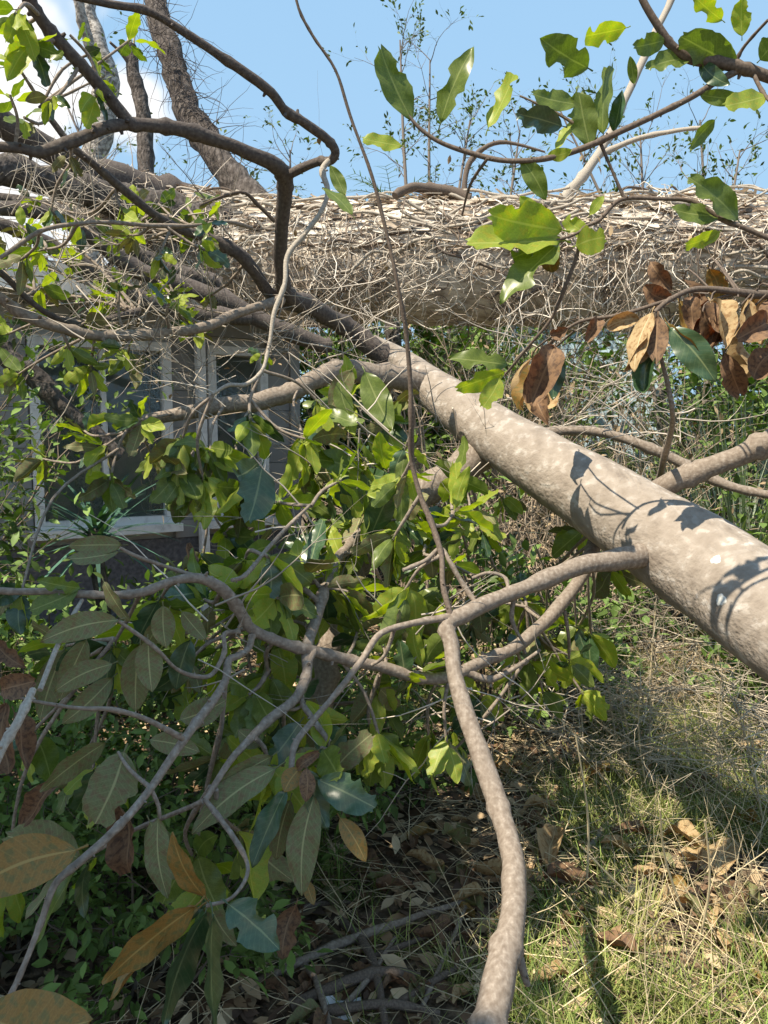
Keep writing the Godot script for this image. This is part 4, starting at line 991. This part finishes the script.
# ------------------------------------------------------------------ the overhanging branch, top right
func build_overhang() -> void:
	var base := Vector3(2.4, 0, -1.2)
	var t := thing("leafy_branch", base, "broad-leaved branch with ragged chewed leaves reaching out against the blue sky", "branch")
	var m: MeshInstance3D = branch("stem", t, [[base + Vector3(0, -0.1, 0), 0.03], [Vector3(2.1, 1.2, -1.3), 0.026], [P(960, 130, 1.55), 0.02]] + path([860, 105, 1.5, 15, 790, 84, 1.48, 13, 752, 70, 1.47, 12, 720, 63, 1.47, 12, 690, 60, 1.47, 11, 672, 48, 1.46, 9, 658, 28, 1.45, 8, 642, 0, 1.44, 7, 625, -40, 1.43, 6]), M.twig, 6, 10)
	var T := func(rows: Array) -> MeshInstance3D: return branch("twig", t, path(rows), M.twig, 6, 8)
	var v: MeshInstance3D = T.call([740, 68, 1.47, 8, 716, 82, 1.47, 6, 690, 98, 1.47, 6, 655, 115, 1.47, 6, 620, 132, 1.47, 6, 584, 148, 1.48, 6, 545, 159, 1.48, 6, 505, 161, 1.49, 5, 470, 153, 1.5, 5, 440, 142, 1.5, 4, 420, 128, 1.5, 4, 408, 114, 1.5, 3])
	var w: MeshInstance3D = T.call([840, 275, 1.5, 6, 790, 248, 1.5, 5, 750, 230, 1.5, 5, 722, 219, 1.5, 5, 692, 201, 1.5, 5, 660, 199, 1.5, 4, 622, 200, 1.5, 5, 600, 220, 1.5, 4, 582, 230, 1.5, 4, 577, 255, 1.52, 4, 566, 285, 1.54, 4, 552, 318, 1.58, 3, 530, 345, 1.62, 3, 505, 375, 1.7, 2])
	T.call([600, 142, 1.48, 4, 612, 170, 1.49, 3, 625, 199, 1.5, 4])
	T.call([586, 229, 1.5, 4, 570, 236, 1.5, 3, 556, 240, 1.5, 3])
	T.call([752, 70, 1.47, 5, 765, 95, 1.45, 4, 790, 120, 1.4, 4])
	T.call([735, 62, 1.47, 4, 745, 45, 1.45, 3, 768, 20, 1.4, 3])
	T.call([488, 158, 1.49, 3, 470, 185, 1.55, 3, 462, 215, 1.6, 2])
	T.call([600, 142, 1.48, 3, 560, 115, 1.5, 3, 520, 96, 1.52, 2])
	var V := [
		[412, 120, 1.5, 374, 34, 1.45, 27, 0, 6], [441, 122, 1.5, 474, 46, 1.46, 24, 0, 7], [488, 128, 1.49, 520, 62, 1.46, 15, 1, 8], [402, 146, 1.5, 356, 138, 1.48, 14, 1, 5],
		[590, 146, 1.48, 577, 84, 1.46, 26, 0, 9], [578, 104, 1.47, 524, 92, 1.45, 18, 0, 6], [562, 126, 1.48, 510, 112, 1.46, 24, 2, 10], [603, 134, 1.48, 611, 54, 1.46, 16, 0, 5], [588, 68, 1.47, 540, 38, 1.44, 34, 0, 7], [626, 28, 1.45, 576, 38, 1.42, 20, 1, 8], [574, 118, 1.5, 556, 150, 1.48, 10, 1, 1], [522, 160, 1.49, 546, 200, 1.5, 20, 0, 2], [548, 155, 1.48, 572, 150, 1.46, 14, 1, 0], [614, 132, 1.48, 622, 90, 1.47, 12, 2, 4], [634, 84, 1.46, 630, 56, 1.44, 10, 0, 1]]
	for e in V: lf(v, e[0], e[1], e[2], e[3], e[4], e[5], e[6], e[7], e[8], 1.0 if rng.randf() < 0.5 else -1.0)
	var S := [[736, 64, 1.47, 672, 32, 1.43, 32, 0, 9], [742, 36, 1.45, 742, -8, 1.42, 18, 1, 6], [766, 96, 1.45, 718, 108, 1.42, 20, 1, 5], [690, 58, 1.47, 640, 70, 1.45, 18, 0, 10], [722, 20, 1.44, 690, -8, 1.4, 18, 1, 7], [700, 95, 1.47, 745, 100, 1.45, 16, 0, 1], [715, 120, 1.46, 690, 150, 1.46, 12, 0, 3], [760, 60, 1.44, 790, 30, 1.4, 24, 0, 5], [665, 40, 1.45, 628, 48, 1.43, 20, 0, 6], [700, 62, 1.47, 730, 85, 1.44, 18, 2, 0]]
	for e in S: lf(m, e[0], e[1], e[2], e[3], e[4], e[5], e[6], e[7], e[8], 1.0 if rng.randf() < 0.5 else -1.0)
	var W := [[562, 230, 1.5, 476, 212, 1.44, 42, 1, 6], [560, 240, 1.5, 452, 244, 1.46, 26, 1, 9], [558, 244, 1.5, 500, 304, 1.47, 28, 0, 7], [553, 246, 1.5, 552, 278, 1.49, 20, 6, 12], [576, 246, 1.5, 610, 236, 1.48, 28, 1, 5], [545, 240, 1.52, 505, 262, 1.5, 20, 0, 8], [738, 220, 1.5, 682, 172, 1.46, 24, 0, 10], [720, 216, 1.5, 664, 208, 1.47, 18, 0, 6], [718, 232, 1.5, 680, 248, 1.48, 14, 1, 5], [720, 232, 1.5, 700, 244, 1.5, 12, 1, 1], [540, 225, 1.52, 520, 196, 1.5, 20, 1, 7], [590, 215, 1.5, 604, 196, 1.5, 10, 1, 2], [590, 235, 1.5, 560, 215, 1.52, 16, 1, 8], [500, 378, 1.7, 480, 412, 1.7, 20, 1, 5], [505, 372, 1.7, 448, 392, 1.7, 18, 1, 6], [508, 365, 1.72, 448, 358, 1.72, 20, 0, 7]]
	for e in W: lf(w, e[0], e[1], e[2], e[3], e[4], e[5], e[6], e[7], e[8], 1.0 if rng.randf() < 0.5 else -1.0)

# ------------------------------------------------------------------ brown sprays hanging on the right
func build_dead_sprays() -> void:
	var g := Vector3(2.1, 0, -2.9)
	var t := thing("withered_branch", g, "withered branch with hanging rust and tan leaves in front of the big log", "branch")
	var s := branch("stem", t, [[g, 0.022], [Vector3(1.9, 1.2, -2.6), 0.018], [P(830, 300, 2.1), 0.014]] + path([768, 296, 2.05, 9, 730, 292, 2.02, 7, 695, 290, 2.0, 6, 670, 300, 1.98, 5, 655, 312, 1.97, 4]), M.twig, 6, 8)
	branch("twig", t, path([670, 300, 1.98, 4, 620, 315, 2.0, 4, 580, 322, 2.02, 3, 552, 340, 2.02, 3]), M.twig, 5, 6)
	branch("twig", t, path([655, 312, 1.97, 4, 660, 350, 2.0, 4, 668, 385, 2.0, 5, 672, 420, 2.05, 6, 664, 460, 2.5, 7, 655, 500, 3.0, 8, 650, 560, 3.3, 8]), M.branch, 5, 6)
	for e in [[652, 312, 1.97, 634, 372, 1.94, 22, 5, 0], [658, 316, 1.96, 656, 364, 1.94, 24, 4, 1], [670, 328, 1.95, 716, 382, 1.92, 30, 2, 2], [668, 324, 1.96, 712, 366, 1.94, 14, 6, 2], [654, 350, 1.97, 640, 402, 1.95, 20, 2, 12], [645, 330, 1.99, 622, 372, 1.98, 14, 5, 13], [555, 345, 2.0, 528, 412, 1.97, 30, 4, 11], [550, 335, 2.0, 568, 328, 1.98, 14, 4, 14], [548, 345, 2.02, 545, 385, 2.0, 18, 4, 15], [560, 350, 2.0, 553, 400, 2.0, 18, 2, 3], [768, 322, 2.0, 732, 342, 1.95, 28, 4, 11], [775, 350, 2.0, 750, 385, 1.98, 26, 4, 12], [758, 318, 2.0, 762, 345, 1.98, 18, 5, 14], [725, 300, 2.02, 710, 352, 2.0, 20, 4, 13], [712, 300, 2.02, 690, 340, 2.0, 16, 4, 14], [690, 296, 2.02, 694, 335, 2.0, 18, 4, 11], [745, 300, 2.03, 728, 345, 2.0, 14, 5, 15], [640, 318, 2.0, 600, 330, 2.0, 16, 5, 12], [672, 300, 2.0, 640, 285, 2.0, 20, 4, 15], [600, 318, 2.02, 585, 345, 2.0, 14, 4, 11], [650, 262, 2.05, 672, 290, 2.05, 18, 4, 13], [768, 300, 2.05, 790, 340, 2.0, 24, 4, 13], [700, 295, 2.05, 715, 330, 2.05, 20, 4, 12], [405, 380, 2.3, 392, 420, 2.3, 16, 4, 11], [405, 385, 2.3, 415, 425, 2.3, 12, 4, 12]]:
		if e[0] > 420: lf(s, e[0], e[1], e[2], e[3], e[4], e[5], e[6], e[7], e[8], 1.0 if rng.randf() < 0.5 else -1.0)

	for k in 20:
		var x := rf(670, 790); var y := rf(268, 372); var d := rf(1.95, 2.4)
		if k > 15: x = rf(525, 590); y = rf(322, 380)
		var c := P(x, y, d)
		lf(s, x, y, d, x + rf(-26, 26), y + rf(24, 62), d + rf(-0.08, 0.08), rf(10, 26), [4, 5, 5, 4, 6][k % 5], 11 + k % 5, 1.0 if k % 2 else -1.0)
		branch("twig", t, [[P(clampf(x + 30, 560, 800), 294 if x > 600 else 330, 2.02), 0.003], [c.lerp(P(x + 10, y - 20, 2.05), 0.5), 0.0025], [c, 0.002]], M.twig, 3, 5)

# ------------------------------------------------------------------ shrubs, undergrowth
func shrub(at: Vector3, h: float, w: float, n: int, leafl: float, color: Color, called: String, label: String, cat: String, group: String, mat: Material = null, stems := 14, stemcol := Color(0.16, 0.13, 0.10)) -> Node3D:
	at.y = gh(at.x, at.z)
	var t := thing(called, at, label, cat, group)
	var m := MB.new(); var tips := []
	for k in stems:
		var d := Vector3(rf(-1, 1) * w / h, 1.0, rf(-1, 1) * w / h)
		spray(m, at + Vector3(rf(-0.25, 0.25) * w, -0.02, rf(-0.25, 0.25) * w), d, h * rf(0.6, 1.1), 0.006 + 0.004 * h, 2, 0.2, stemcol, tips, 2)
	obj("stem", m.mesh(), M.stalk, t)
	var ts := []; var cs := []
	if tips.size() > 0:
		for k in n:
			var e: Array = tips[rng.randi() % tips.size()]
			var d: Vector3 = e[1] + rdir() * 0.9
			ts.append(leaf_tf(e[0] + rdir() * leafl * rf(0.2, 1.6), d + Vector3(0, -0.2, 0), Vector3.UP + rdir() * 0.6, leafl * rf(0.6, 1.25)))
			cs.append(color * rf(0.55, 1.5))
		many("foliage", small_leaf_mesh(), mat if mat else M.small_leaf, t, ts, cs)
	return t

func build_undergrowth() -> void:
	# low leafy ground shrubs under the branches (shaded side)
	var green := Color(0.13, 0.20, 0.052)             # every bush of this garden has the same leaf colour
	for e in [[-1.15, -2.15, 0.5, 0.45], [-1.6, -2.3, 0.6, 0.45], [-0.9, -2.35, 0.55, 0.45], [-0.62, -2.0, 0.45, 0.4], [-1.5, -2.8, 0.7, 0.5], [-0.85, -2.7, 0.6, 0.5], [-0.35, -2.6, 0.4, 0.35], [-1.25, -1.75, 0.42, 0.35], [-0.35, -3.1, 0.7, 0.5], [0.0, -3.1, 0.45, 0.35]]:
		shrub(Vector3(e[0], 0, e[1]), e[2], e[3], 1700, 0.045, green, "ground_shrub", "low small-leaved shrub growing under the fallen magnolia branches", "shrub", "low shrubs under the magnolia branches")
	for e in [[-1.9, -4.0, 0.6, 0.5], [-1.1, -4.2, 0.6, 0.5], [-0.2, -4.1, 0.9, 0.6], [0.55, -3.9, 0.9, 0.5], [-2.6, -3.6, 1.3, 0.6], [-2.75, -4.6, 1.9, 0.5], [-2.0, -3.3, 0.75, 0.5], [0.9, -3.9, 0.7, 0.4]]:
		shrub(Vector3(e[0], 0, e[1]), e[2], e[3], int(1100.0 * maxf(e[2], 0.8)), 0.07, green, "bush", "leafy green bush between the magnolia trunk and the house", "bush", "bushes between the magnolia and the house")
	# sunlit growth beyond the trunk on the right
	for e in [[2.35, -4.4, 1.1, 0.5], [2.9, -4.7, 1.25, 0.6], [2.0, -3.7, 0.7, 0.4], [3.4, -4.2, 1.2, 0.6], [2.75, -3.7, 1.3, 0.45], [3.2, -5.2, 1.7, 0.6]]:
		shrub(Vector3(e[0], 0, e[1]), e[2], e[3], 1300, 0.07, green, "bush", "fresh green sunlit bush beyond the magnolia trunk", "bush", "sunlit bushes beyond the trunk")
	for e in [[0.3, -5.7, 2.0, 0.8], [1.0, -6.3, 2.2, 0.9], [1.1, -4.5, 1.5, 0.8], [1.7, -5.4, 1.7, 0.9], [0.7, -5.4, 1.6, 0.8], [2.6, -5.9, 1.7, 0.9]]:
		shrub(Vector3(e[0], 0, e[1]), e[2], e[3], 420, 0.05, Color(0.28, 0.21, 0.13), "dry_brush", "dry brown brush standing below the big log", "brush", "dry brush below the log", M.flake, 28, Color(0.36, 0.29, 0.22))
	for e in [[-0.5, -8.6, 2.37, 1.0], [0.2, -9.3, 2.52, 1.1], [0.9, -10.6, 2.37, 0.7], [-1.2, -10.5, 2.52, 1.2], [0.5, -7.4, 1.78, 0.8], [1.1, -8.4, 1.92, 0.7], [3.6, -8.4, 2.37, 1.1], [4.6, -9.0, 2.52, 1.2], [5.8, -9.4, 2.37, 1.2], [-5.2, -9.5, 2.22, 1.2], [7.2, -9.8, 2.37, 1.3], [3.3, -7.2, 1.63, 0.9], [2.0, -12.5, 2.44, 1.3]]:
		shrub(Vector3(e[0], 0, e[1]), e[2], e[3], 4200, 0.13, green, "garden_bush", "tall garden bush in the yard behind the big log", "bush", "garden bushes behind the log")
	# strap-leaved plant in front of the window
	var at := G(92, 620); at = P(95, 520, 4.4); at.y = gh(at.x, at.z)
	var y := thing("strap_leaved_plant", at, "blue green strap-leaved plant fanning out in front of the white window sill", "plant")
	var hub := at + Vector3(0, 0.95, 0)
	branch("stem", y, [[at + Vector3(0, -0.05, 0), 0.05], [at + Vector3(0.02, 0.5, 0), 0.045], [hub, 0.04]], M.rough_bark, 5, 8)
	for k in 46:
		var a := TAU * k * 0.382
		var d := Vector3(cos(a), rf(-0.25, 1.1), sin(a)).normalized()
		var b := MB.new()
		blade(b, hub + d * 0.03 + Vector3(0, rf(-0.1, 0.05), 0), d, rf(0.45, 0.75), rf(0.022, 0.034), rf(0.2, 0.9), Color(0.06, 0.13, 0.095) * rf(0.7, 1.6), 6)
		obj("leaf", b.mesh(), M.grass, y)
	# grey fountain grass on the right
	var ft := P(745, 400, 4.9); ft.y = gh(ft.x, ft.z)
	var f := thing("fountain_grass", ft, "arching blue grey fountain grass beside the green bushes", "grass")
	var b2 := MB.new()
	for k in 420:
		var a := rf(0, TAU)
		blade(b2, ft + Vector3(rf(-0.1, 0.1), 0, rf(-0.1, 0.1)), Vector3(cos(a) * rf(0.1, 0.6), 1.0, sin(a) * rf(0.1, 0.6)).normalized(), rf(1.4, 2.2), 0.012, rf(0.7, 1.5), Color(0.30, 0.36, 0.28) * rf(0.5, 1.3), 8)
	obj("blades", b2.mesh(), M.grass, f).set_meta("kind", "stuff")

func build_shade_tree() -> void:
	# the tree that stands outside the picture and keeps the near side in shade
	var g := Vector3(-3.5, 0, -0.1)
	var t := thing("shade_tree", g, "dense leafy tree standing beside the house end and shading the low branches", "tree")
	var c := Vector3(-2.85, 4.5, -0.05)
	branch("trunk", t, [[g + Vector3(0, -0.2, 0), 0.16], [g + Vector3(0.1, 1.6, 0), 0.13], [g + Vector3(0.2, 3.0, 0.1), 0.11], [c, 0.06]], M.rough_bark, 6, 12)
	var m := MB.new(); var tips := []
	for k in 24:
		var d := rdir()
		spray(m, c + Vector3(-0.2, -0.7, 0), Vector3(d.x, absf(d.y) * 0.7 + 0.1, d.z), rf(0.6, 0.85), 0.03, 2, 0.25, Color(0.15, 0.12, 0.1), tips, 2)
	obj("branches", m.mesh(), M.stalk, t)
	var ts := []; var cs := []
	for k in 7000:
		var d := rdir() * pow(rng.randf(), 0.4)
		var p := c + d * Vector3(0.95, 0.9, 1.45)
		if wob.get_noise_3dv(p * 60.0) < -0.25: continue
		ts.append(leaf_tf(p, rdir(), Vector3.UP + rdir() * 0.8, rf(0.10, 0.19))); cs.append(Color(0.08, 0.13, 0.035) * rf(0.6, 1.4))
	many("crown", small_leaf_mesh(), M.small_leaf, t, ts, cs)

# ------------------------------------------------------------------ ground cover
func build_floor_litter() -> void:
	# green grass tufts
	var tuft := MB.new()
	for k in 26:
		var a := rf(0, TAU)
		blade(tuft, Vector3(rf(-0.03, 0.03), -0.01, rf(-0.03, 0.03)), Vector3(cos(a) * rf(0.1, 0.9), 1, sin(a) * rf(0.1, 0.9)).normalized(), rf(0.05, 0.17), 0.0035, rf(0.3, 1.6), Color(1, 1, 1) * rf(0.7, 1.25))
	var tm := tuft.mesh()
	var ts := []; var cs := []
	for k in 9500:
		var x := rf(-0.4, 3.6); var z := rf(-5.6, -1.5)
		var gr := wob.get_noise_2d(x * 60.0 + 300.0, z * 60.0)
		var keep := 0.15 + gr * 1.4
		var px := 384.0 + x / -z * F
		if px > 600 and z < -2.7 and z > -3.9: keep += 0.9            # the lush band below the trunk
		if px > 520 and px < 660 and z > -2.45: keep += 0.7
		if px < 500: keep -= 0.35
		if rng.randf() > keep: continue
		var sc := rf(0.6, 1.3)
		ts.append(Transform3D(Basis(Vector3.UP, rf(0, TAU)) * Basis().scaled(Vector3(sc, sc * rf(0.7, 1.2), sc)), Vector3(x, gh(x, z), z)))
		cs.append(Color(0.18, 0.27, 0.06).lerp(Color(0.36, 0.33, 0.13), rng.randf() * 0.8) * rf(0.6, 1.3))
	var gobj := many("grass", tm, M.grass, self, ts, cs)
	gobj.set_meta("label", "fine green grass tufts in the sunlit clearing below the trunk"); gobj.set_meta("category", "grass")
	# straw
	var straw := MB.new(); var tips := []
	for k in 8500:
		var x := rf(-0.8, 3.4); var z := rf(-5.0, -1.4)
		var px := 384.0 + x / -z * F
		if px < 480 and rng.randf() < 0.6: continue
		var p := Vector3(x, gh(x, z) + rf(0.0, 0.06), z)
		var up := 0.0
		if px > 640 and rng.randf() < 0.5: up = rf(0.0, 1.2)
		spray(straw, p, Vector3(rf(-1, 1), rf(0.0, 0.25) + up, rf(-1, 1)), rf(0.08, 0.42), rf(0.001, 0.0026), 0, 0.14, Color(0.62, 0.52, 0.34) * rf(0.45, 1.25), tips, 0, 3)
	var so := obj("straw", straw.mesh(), M.stalk, self)
	so.set_meta("kind", "stuff"); so.set_meta("label", "loose dry straw and broken stems strewn over the ground"); so.set_meta("category", "straw")
	# fine leaf litter
	var fl := small_leaf_mesh()
	ts = []; cs = []
	var tones := [Color(0.28, 0.19, 0.11), Color(0.42, 0.31, 0.19), Color(0.17, 0.105, 0.065), Color(0.54, 0.43, 0.28), Color(0.11, 0.075, 0.055)]
	for k in 19000:
		var x := rf(-2.6, 3.4); var z := rf(-5.8, -1.3)
		var l := rf(0.02, 0.09)
		ts.append(leaf_tf(Vector3(x, gh(x, z) + rf(0.003, 0.03), z), Vector3(rf(-1, 1), rf(-0.2, 0.3), rf(-1, 1)), Vector3.UP + rdir() * 0.5, l))
		cs.append((tones[rng.randi() % 5] as Color) * rf(0.7, 1.2))
	var lo := many("leaf_litter", fl, M.flake, self, ts, cs)
	lo.set_meta("label", "small brown leaf litter covering the soil"); lo.set_meta("category", "leaf litter")
	# large fallen leaves, one by one
	var spots := [[716, 885, 60, 5, 4, 14], [690, 905, 40, 6, 12, 8], [580, 795, 46, 6, 11, 10], [548, 885, 70, 5, 13, 6], [575, 870, 56, 3, 12, 4], [520, 905, 50, 5, 11, 4], [640, 860, 40, 5, 14, 6], [600, 905, 50, 4, 15, 6], [735, 935, 60, 4, 12, 4], [755, 975, 60, 5, 11, 4], [640, 985, 46, 4, 13, 3], [560, 935, 44, 4, 14, 3]]
	for k in 70: spots.append([rf(430, 768), rf(730, 1015), rf(16, 42), [4, 5, 5, 5, 6, 3][rng.randi() % 6], rng.randi_range(11, 15), rf(1, 5)])
	for k in 34: spots.append([rf(270, 480), rf(860, 1020), rf(18, 40), [4, 4, 3][rng.randi() % 3], rng.randi_range(11, 15), rf(1, 4)])
	for e in spots:
		var p := G(e[0], e[1])
		p.y = gh(p.x, p.z) + 0.012
		var d := p.distance_to(EYE)
		var l: float = e[2] * d / F * rf(0.9, 1.2)
		var dir := Vector3(rf(-1, 1), rf(0.0, 0.12) * e[5] * 0.25, rf(-1, 1)).normalized()
		var lit: bool = e[0] > 500
		var o := obj("dead_leaf", leaf_mesh[e[4]], M.leaf[e[3]], self, Transform3D(Basis(dir.cross(Vector3.UP).normalized() * -l, dir * l, dir.cross(Vector3.UP).normalized().cross(dir) * l), p + Vector3(0, 0.02, 0)))
		var tone: String = ["", "", "", "dull olive", "rust brown", "pale tan", "orange brown"][e[3]]
		o.set_meta("label", tone + (" dry leaf lying among the sunlit grass and straw" if lit else " dry leaf lying on the shaded soil"))
		o.set_meta("category", "leaf")
		o.set_meta("group", tone + (" leaves on the sunlit grass" if lit else " leaves on the shaded soil"))
	# tall dry weeds
	var weeds := [[650, 775, 660, 560, 1], [628, 770, 620, 690, 1], [672, 790, 668, 735, 0], [710, 770, 700, 650, 0], [730, 760, 712, 655, 0], [748, 800, 690, 700, 0], [640, 765, 570, 700, 0], [765, 830, 735, 700, 1], [765, 790, 772, 690, 1], [690, 930, 660, 810, 0], [660, 915, 580, 845, 0], [585, 900, 575, 730, 0], [695, 960, 705, 820, 0], [690, 775, 684, 610, 1], [722, 800, 722, 665, 1], [582, 765, 575, 650, 1], [650, 800, 640, 680, 1], [600, 780, 540, 700, 1], [620, 760, 600, 620, 1]]
	for e in weeds:
		var p := G(e[0], e[1])
		p.y = gh(p.x, p.z)
		var d := -p.z
		var top := P(e[2], e[3], d * 0.97)
		var t := thing("dry_weed", p, "straw coloured dry weed stalk with many wiry side twigs below the trunk" if e[4] == 1 else "bare straw coloured weed stalk standing in the grass", "weed", "bushy dry weeds" if e[4] == 1 else "bare dry weed stalks")
		branch("stem", t, [[p + Vector3(0, -0.02, 0), 0.004], [p.lerp(top, 0.5) + rdir() * 0.03, 0.0034], [top, 0.0018]], M.straw, 5, 6)
		if e[4] == 1:
			var m := MB.new(); var tp := []
			for k in 60: spray(m, p.lerp(top, rf(0.2, 1.0)), Vector3(rf(-1, 1), rf(-0.25, 0.5), rf(-1, 1)), rf(0.14, 0.42), rf(0.0014, 0.0026), 1, 0.12, Color(0.56, 0.48, 0.36) * rf(0.5, 1.15), tp, 1, 3)
			obj("side_twigs", m.mesh(), M.stalk, t)
	# fallen sticks on the shaded soil
	for e in [[335, 910, 385, 1030, 10, "brown"], [292, 950, 330, 1030, 8, "grey"], [290, 1000, 420, 985, 12, "brown"], [240, 985, 480, 900, 9, "grey"], [395, 1010, 480, 960, 8, "brown"], [500, 880, 640, 930, 7, "grey"], [560, 960, 700, 900, 4, "grey"], [590, 850, 640, 800, 10, "pale"], [270, 930, 350, 900, 7, "brown"], [360, 960, 450, 930, 6, "brown"], [330, 1015, 395, 940, 6, "grey"], [420, 1015, 470, 900, 5, "grey"], [300, 1010, 440, 1020, 9, "brown"]]:
		var p := G(e[0], e[1], 0.02); var q := G(e[2], e[3], 0.02)
		p.y = gh(p.x, p.z) + 0.02; q.y = gh(q.x, q.z) + 0.03
		var t := branch("stick", self, [[p, e[4] * 0.5 * 2.2 / F], [p.lerp(q, 0.5) + Vector3(rf(-0.05, 0.05), 0.02, rf(-0.05, 0.05)), e[4] * 0.45 * 2.2 / F], [q, e[4] * 0.3 * 2.2 / F]], M.pale_twig if e[5] == "pale" else (M.branch if e[5] == "grey" else M.twig), 6, 8)
		t.name = numbered("stick")
		t.set_meta("label", {"brown": "dark brown fallen stick lying on the shaded soil", "grey": "grey fallen stick lying across the litter", "pale": "pale barkless stick lying in the sunlit straw"}[e[5]])
		t.set_meta("category", "stick"); t.set_meta("group", e[5] + " fallen sticks")
	# a broken pale stick near the viewer
	var st := branch("snapped_stick", self, [[P(33, 690, 1.25), 0.006], [P(18, 720, 1.2), 0.007], [P(-6, 762, 1.15), 0.008], [P(-60, 900, 1.0), 0.009], [Vector3(-0.75, -0.02, -0.75), 0.01]], M.pale_twig, 6, 8)
	st.set_meta("label", "yellowish snapped stick with a split end poking up beside rusty leaves"); st.set_meta("category", "stick")
	# scraps of white paper
	for e in [[607, 690, 26, "crumpled white paper scrap caught in the dry weeds"], [340, 1010, 30, "torn white paper scrap on the shaded soil"], [300, 690, 0, ""]]:
		if e[2] == 0: continue
		var p := G(e[0], e[1] + (60 if e[0] > 500 else 0))
		var m := MB.new()
		var rows := []; var uvs := []
		var sz: float = e[2] * p.distance_to(EYE) / F
		for r in 6:
			var row := []; var q := []
			for k in 6:
				var u := Vector2(k / 5.0 - 0.5, r / 5.0 - 0.5)
				row.append(Vector3(u.x * sz + rf(-0.1, 0.1) * sz, rf(0.0, 0.3) * sz + (0.6 * sz * r / 5.0 if e[0] > 500 else 0.0), u.y * sz * 0.8 + rf(-0.1, 0.1) * sz)); q.append(u)
			rows.append(row); uvs.append(q)
		m.grid(rows, uvs)
		p.y = gh(p.x, p.z) + (0.17 if e[0] > 500 else 0.01)
		var o := obj("paper_scrap", m.mesh(), plain(lin(0.7, 0.72, 0.76), 0.7, Color(0.3, 0.3, 0.3)), self, Transform3D(Basis(), p))
		o.set_meta("label", e[3]); o.set_meta("category", "paper")
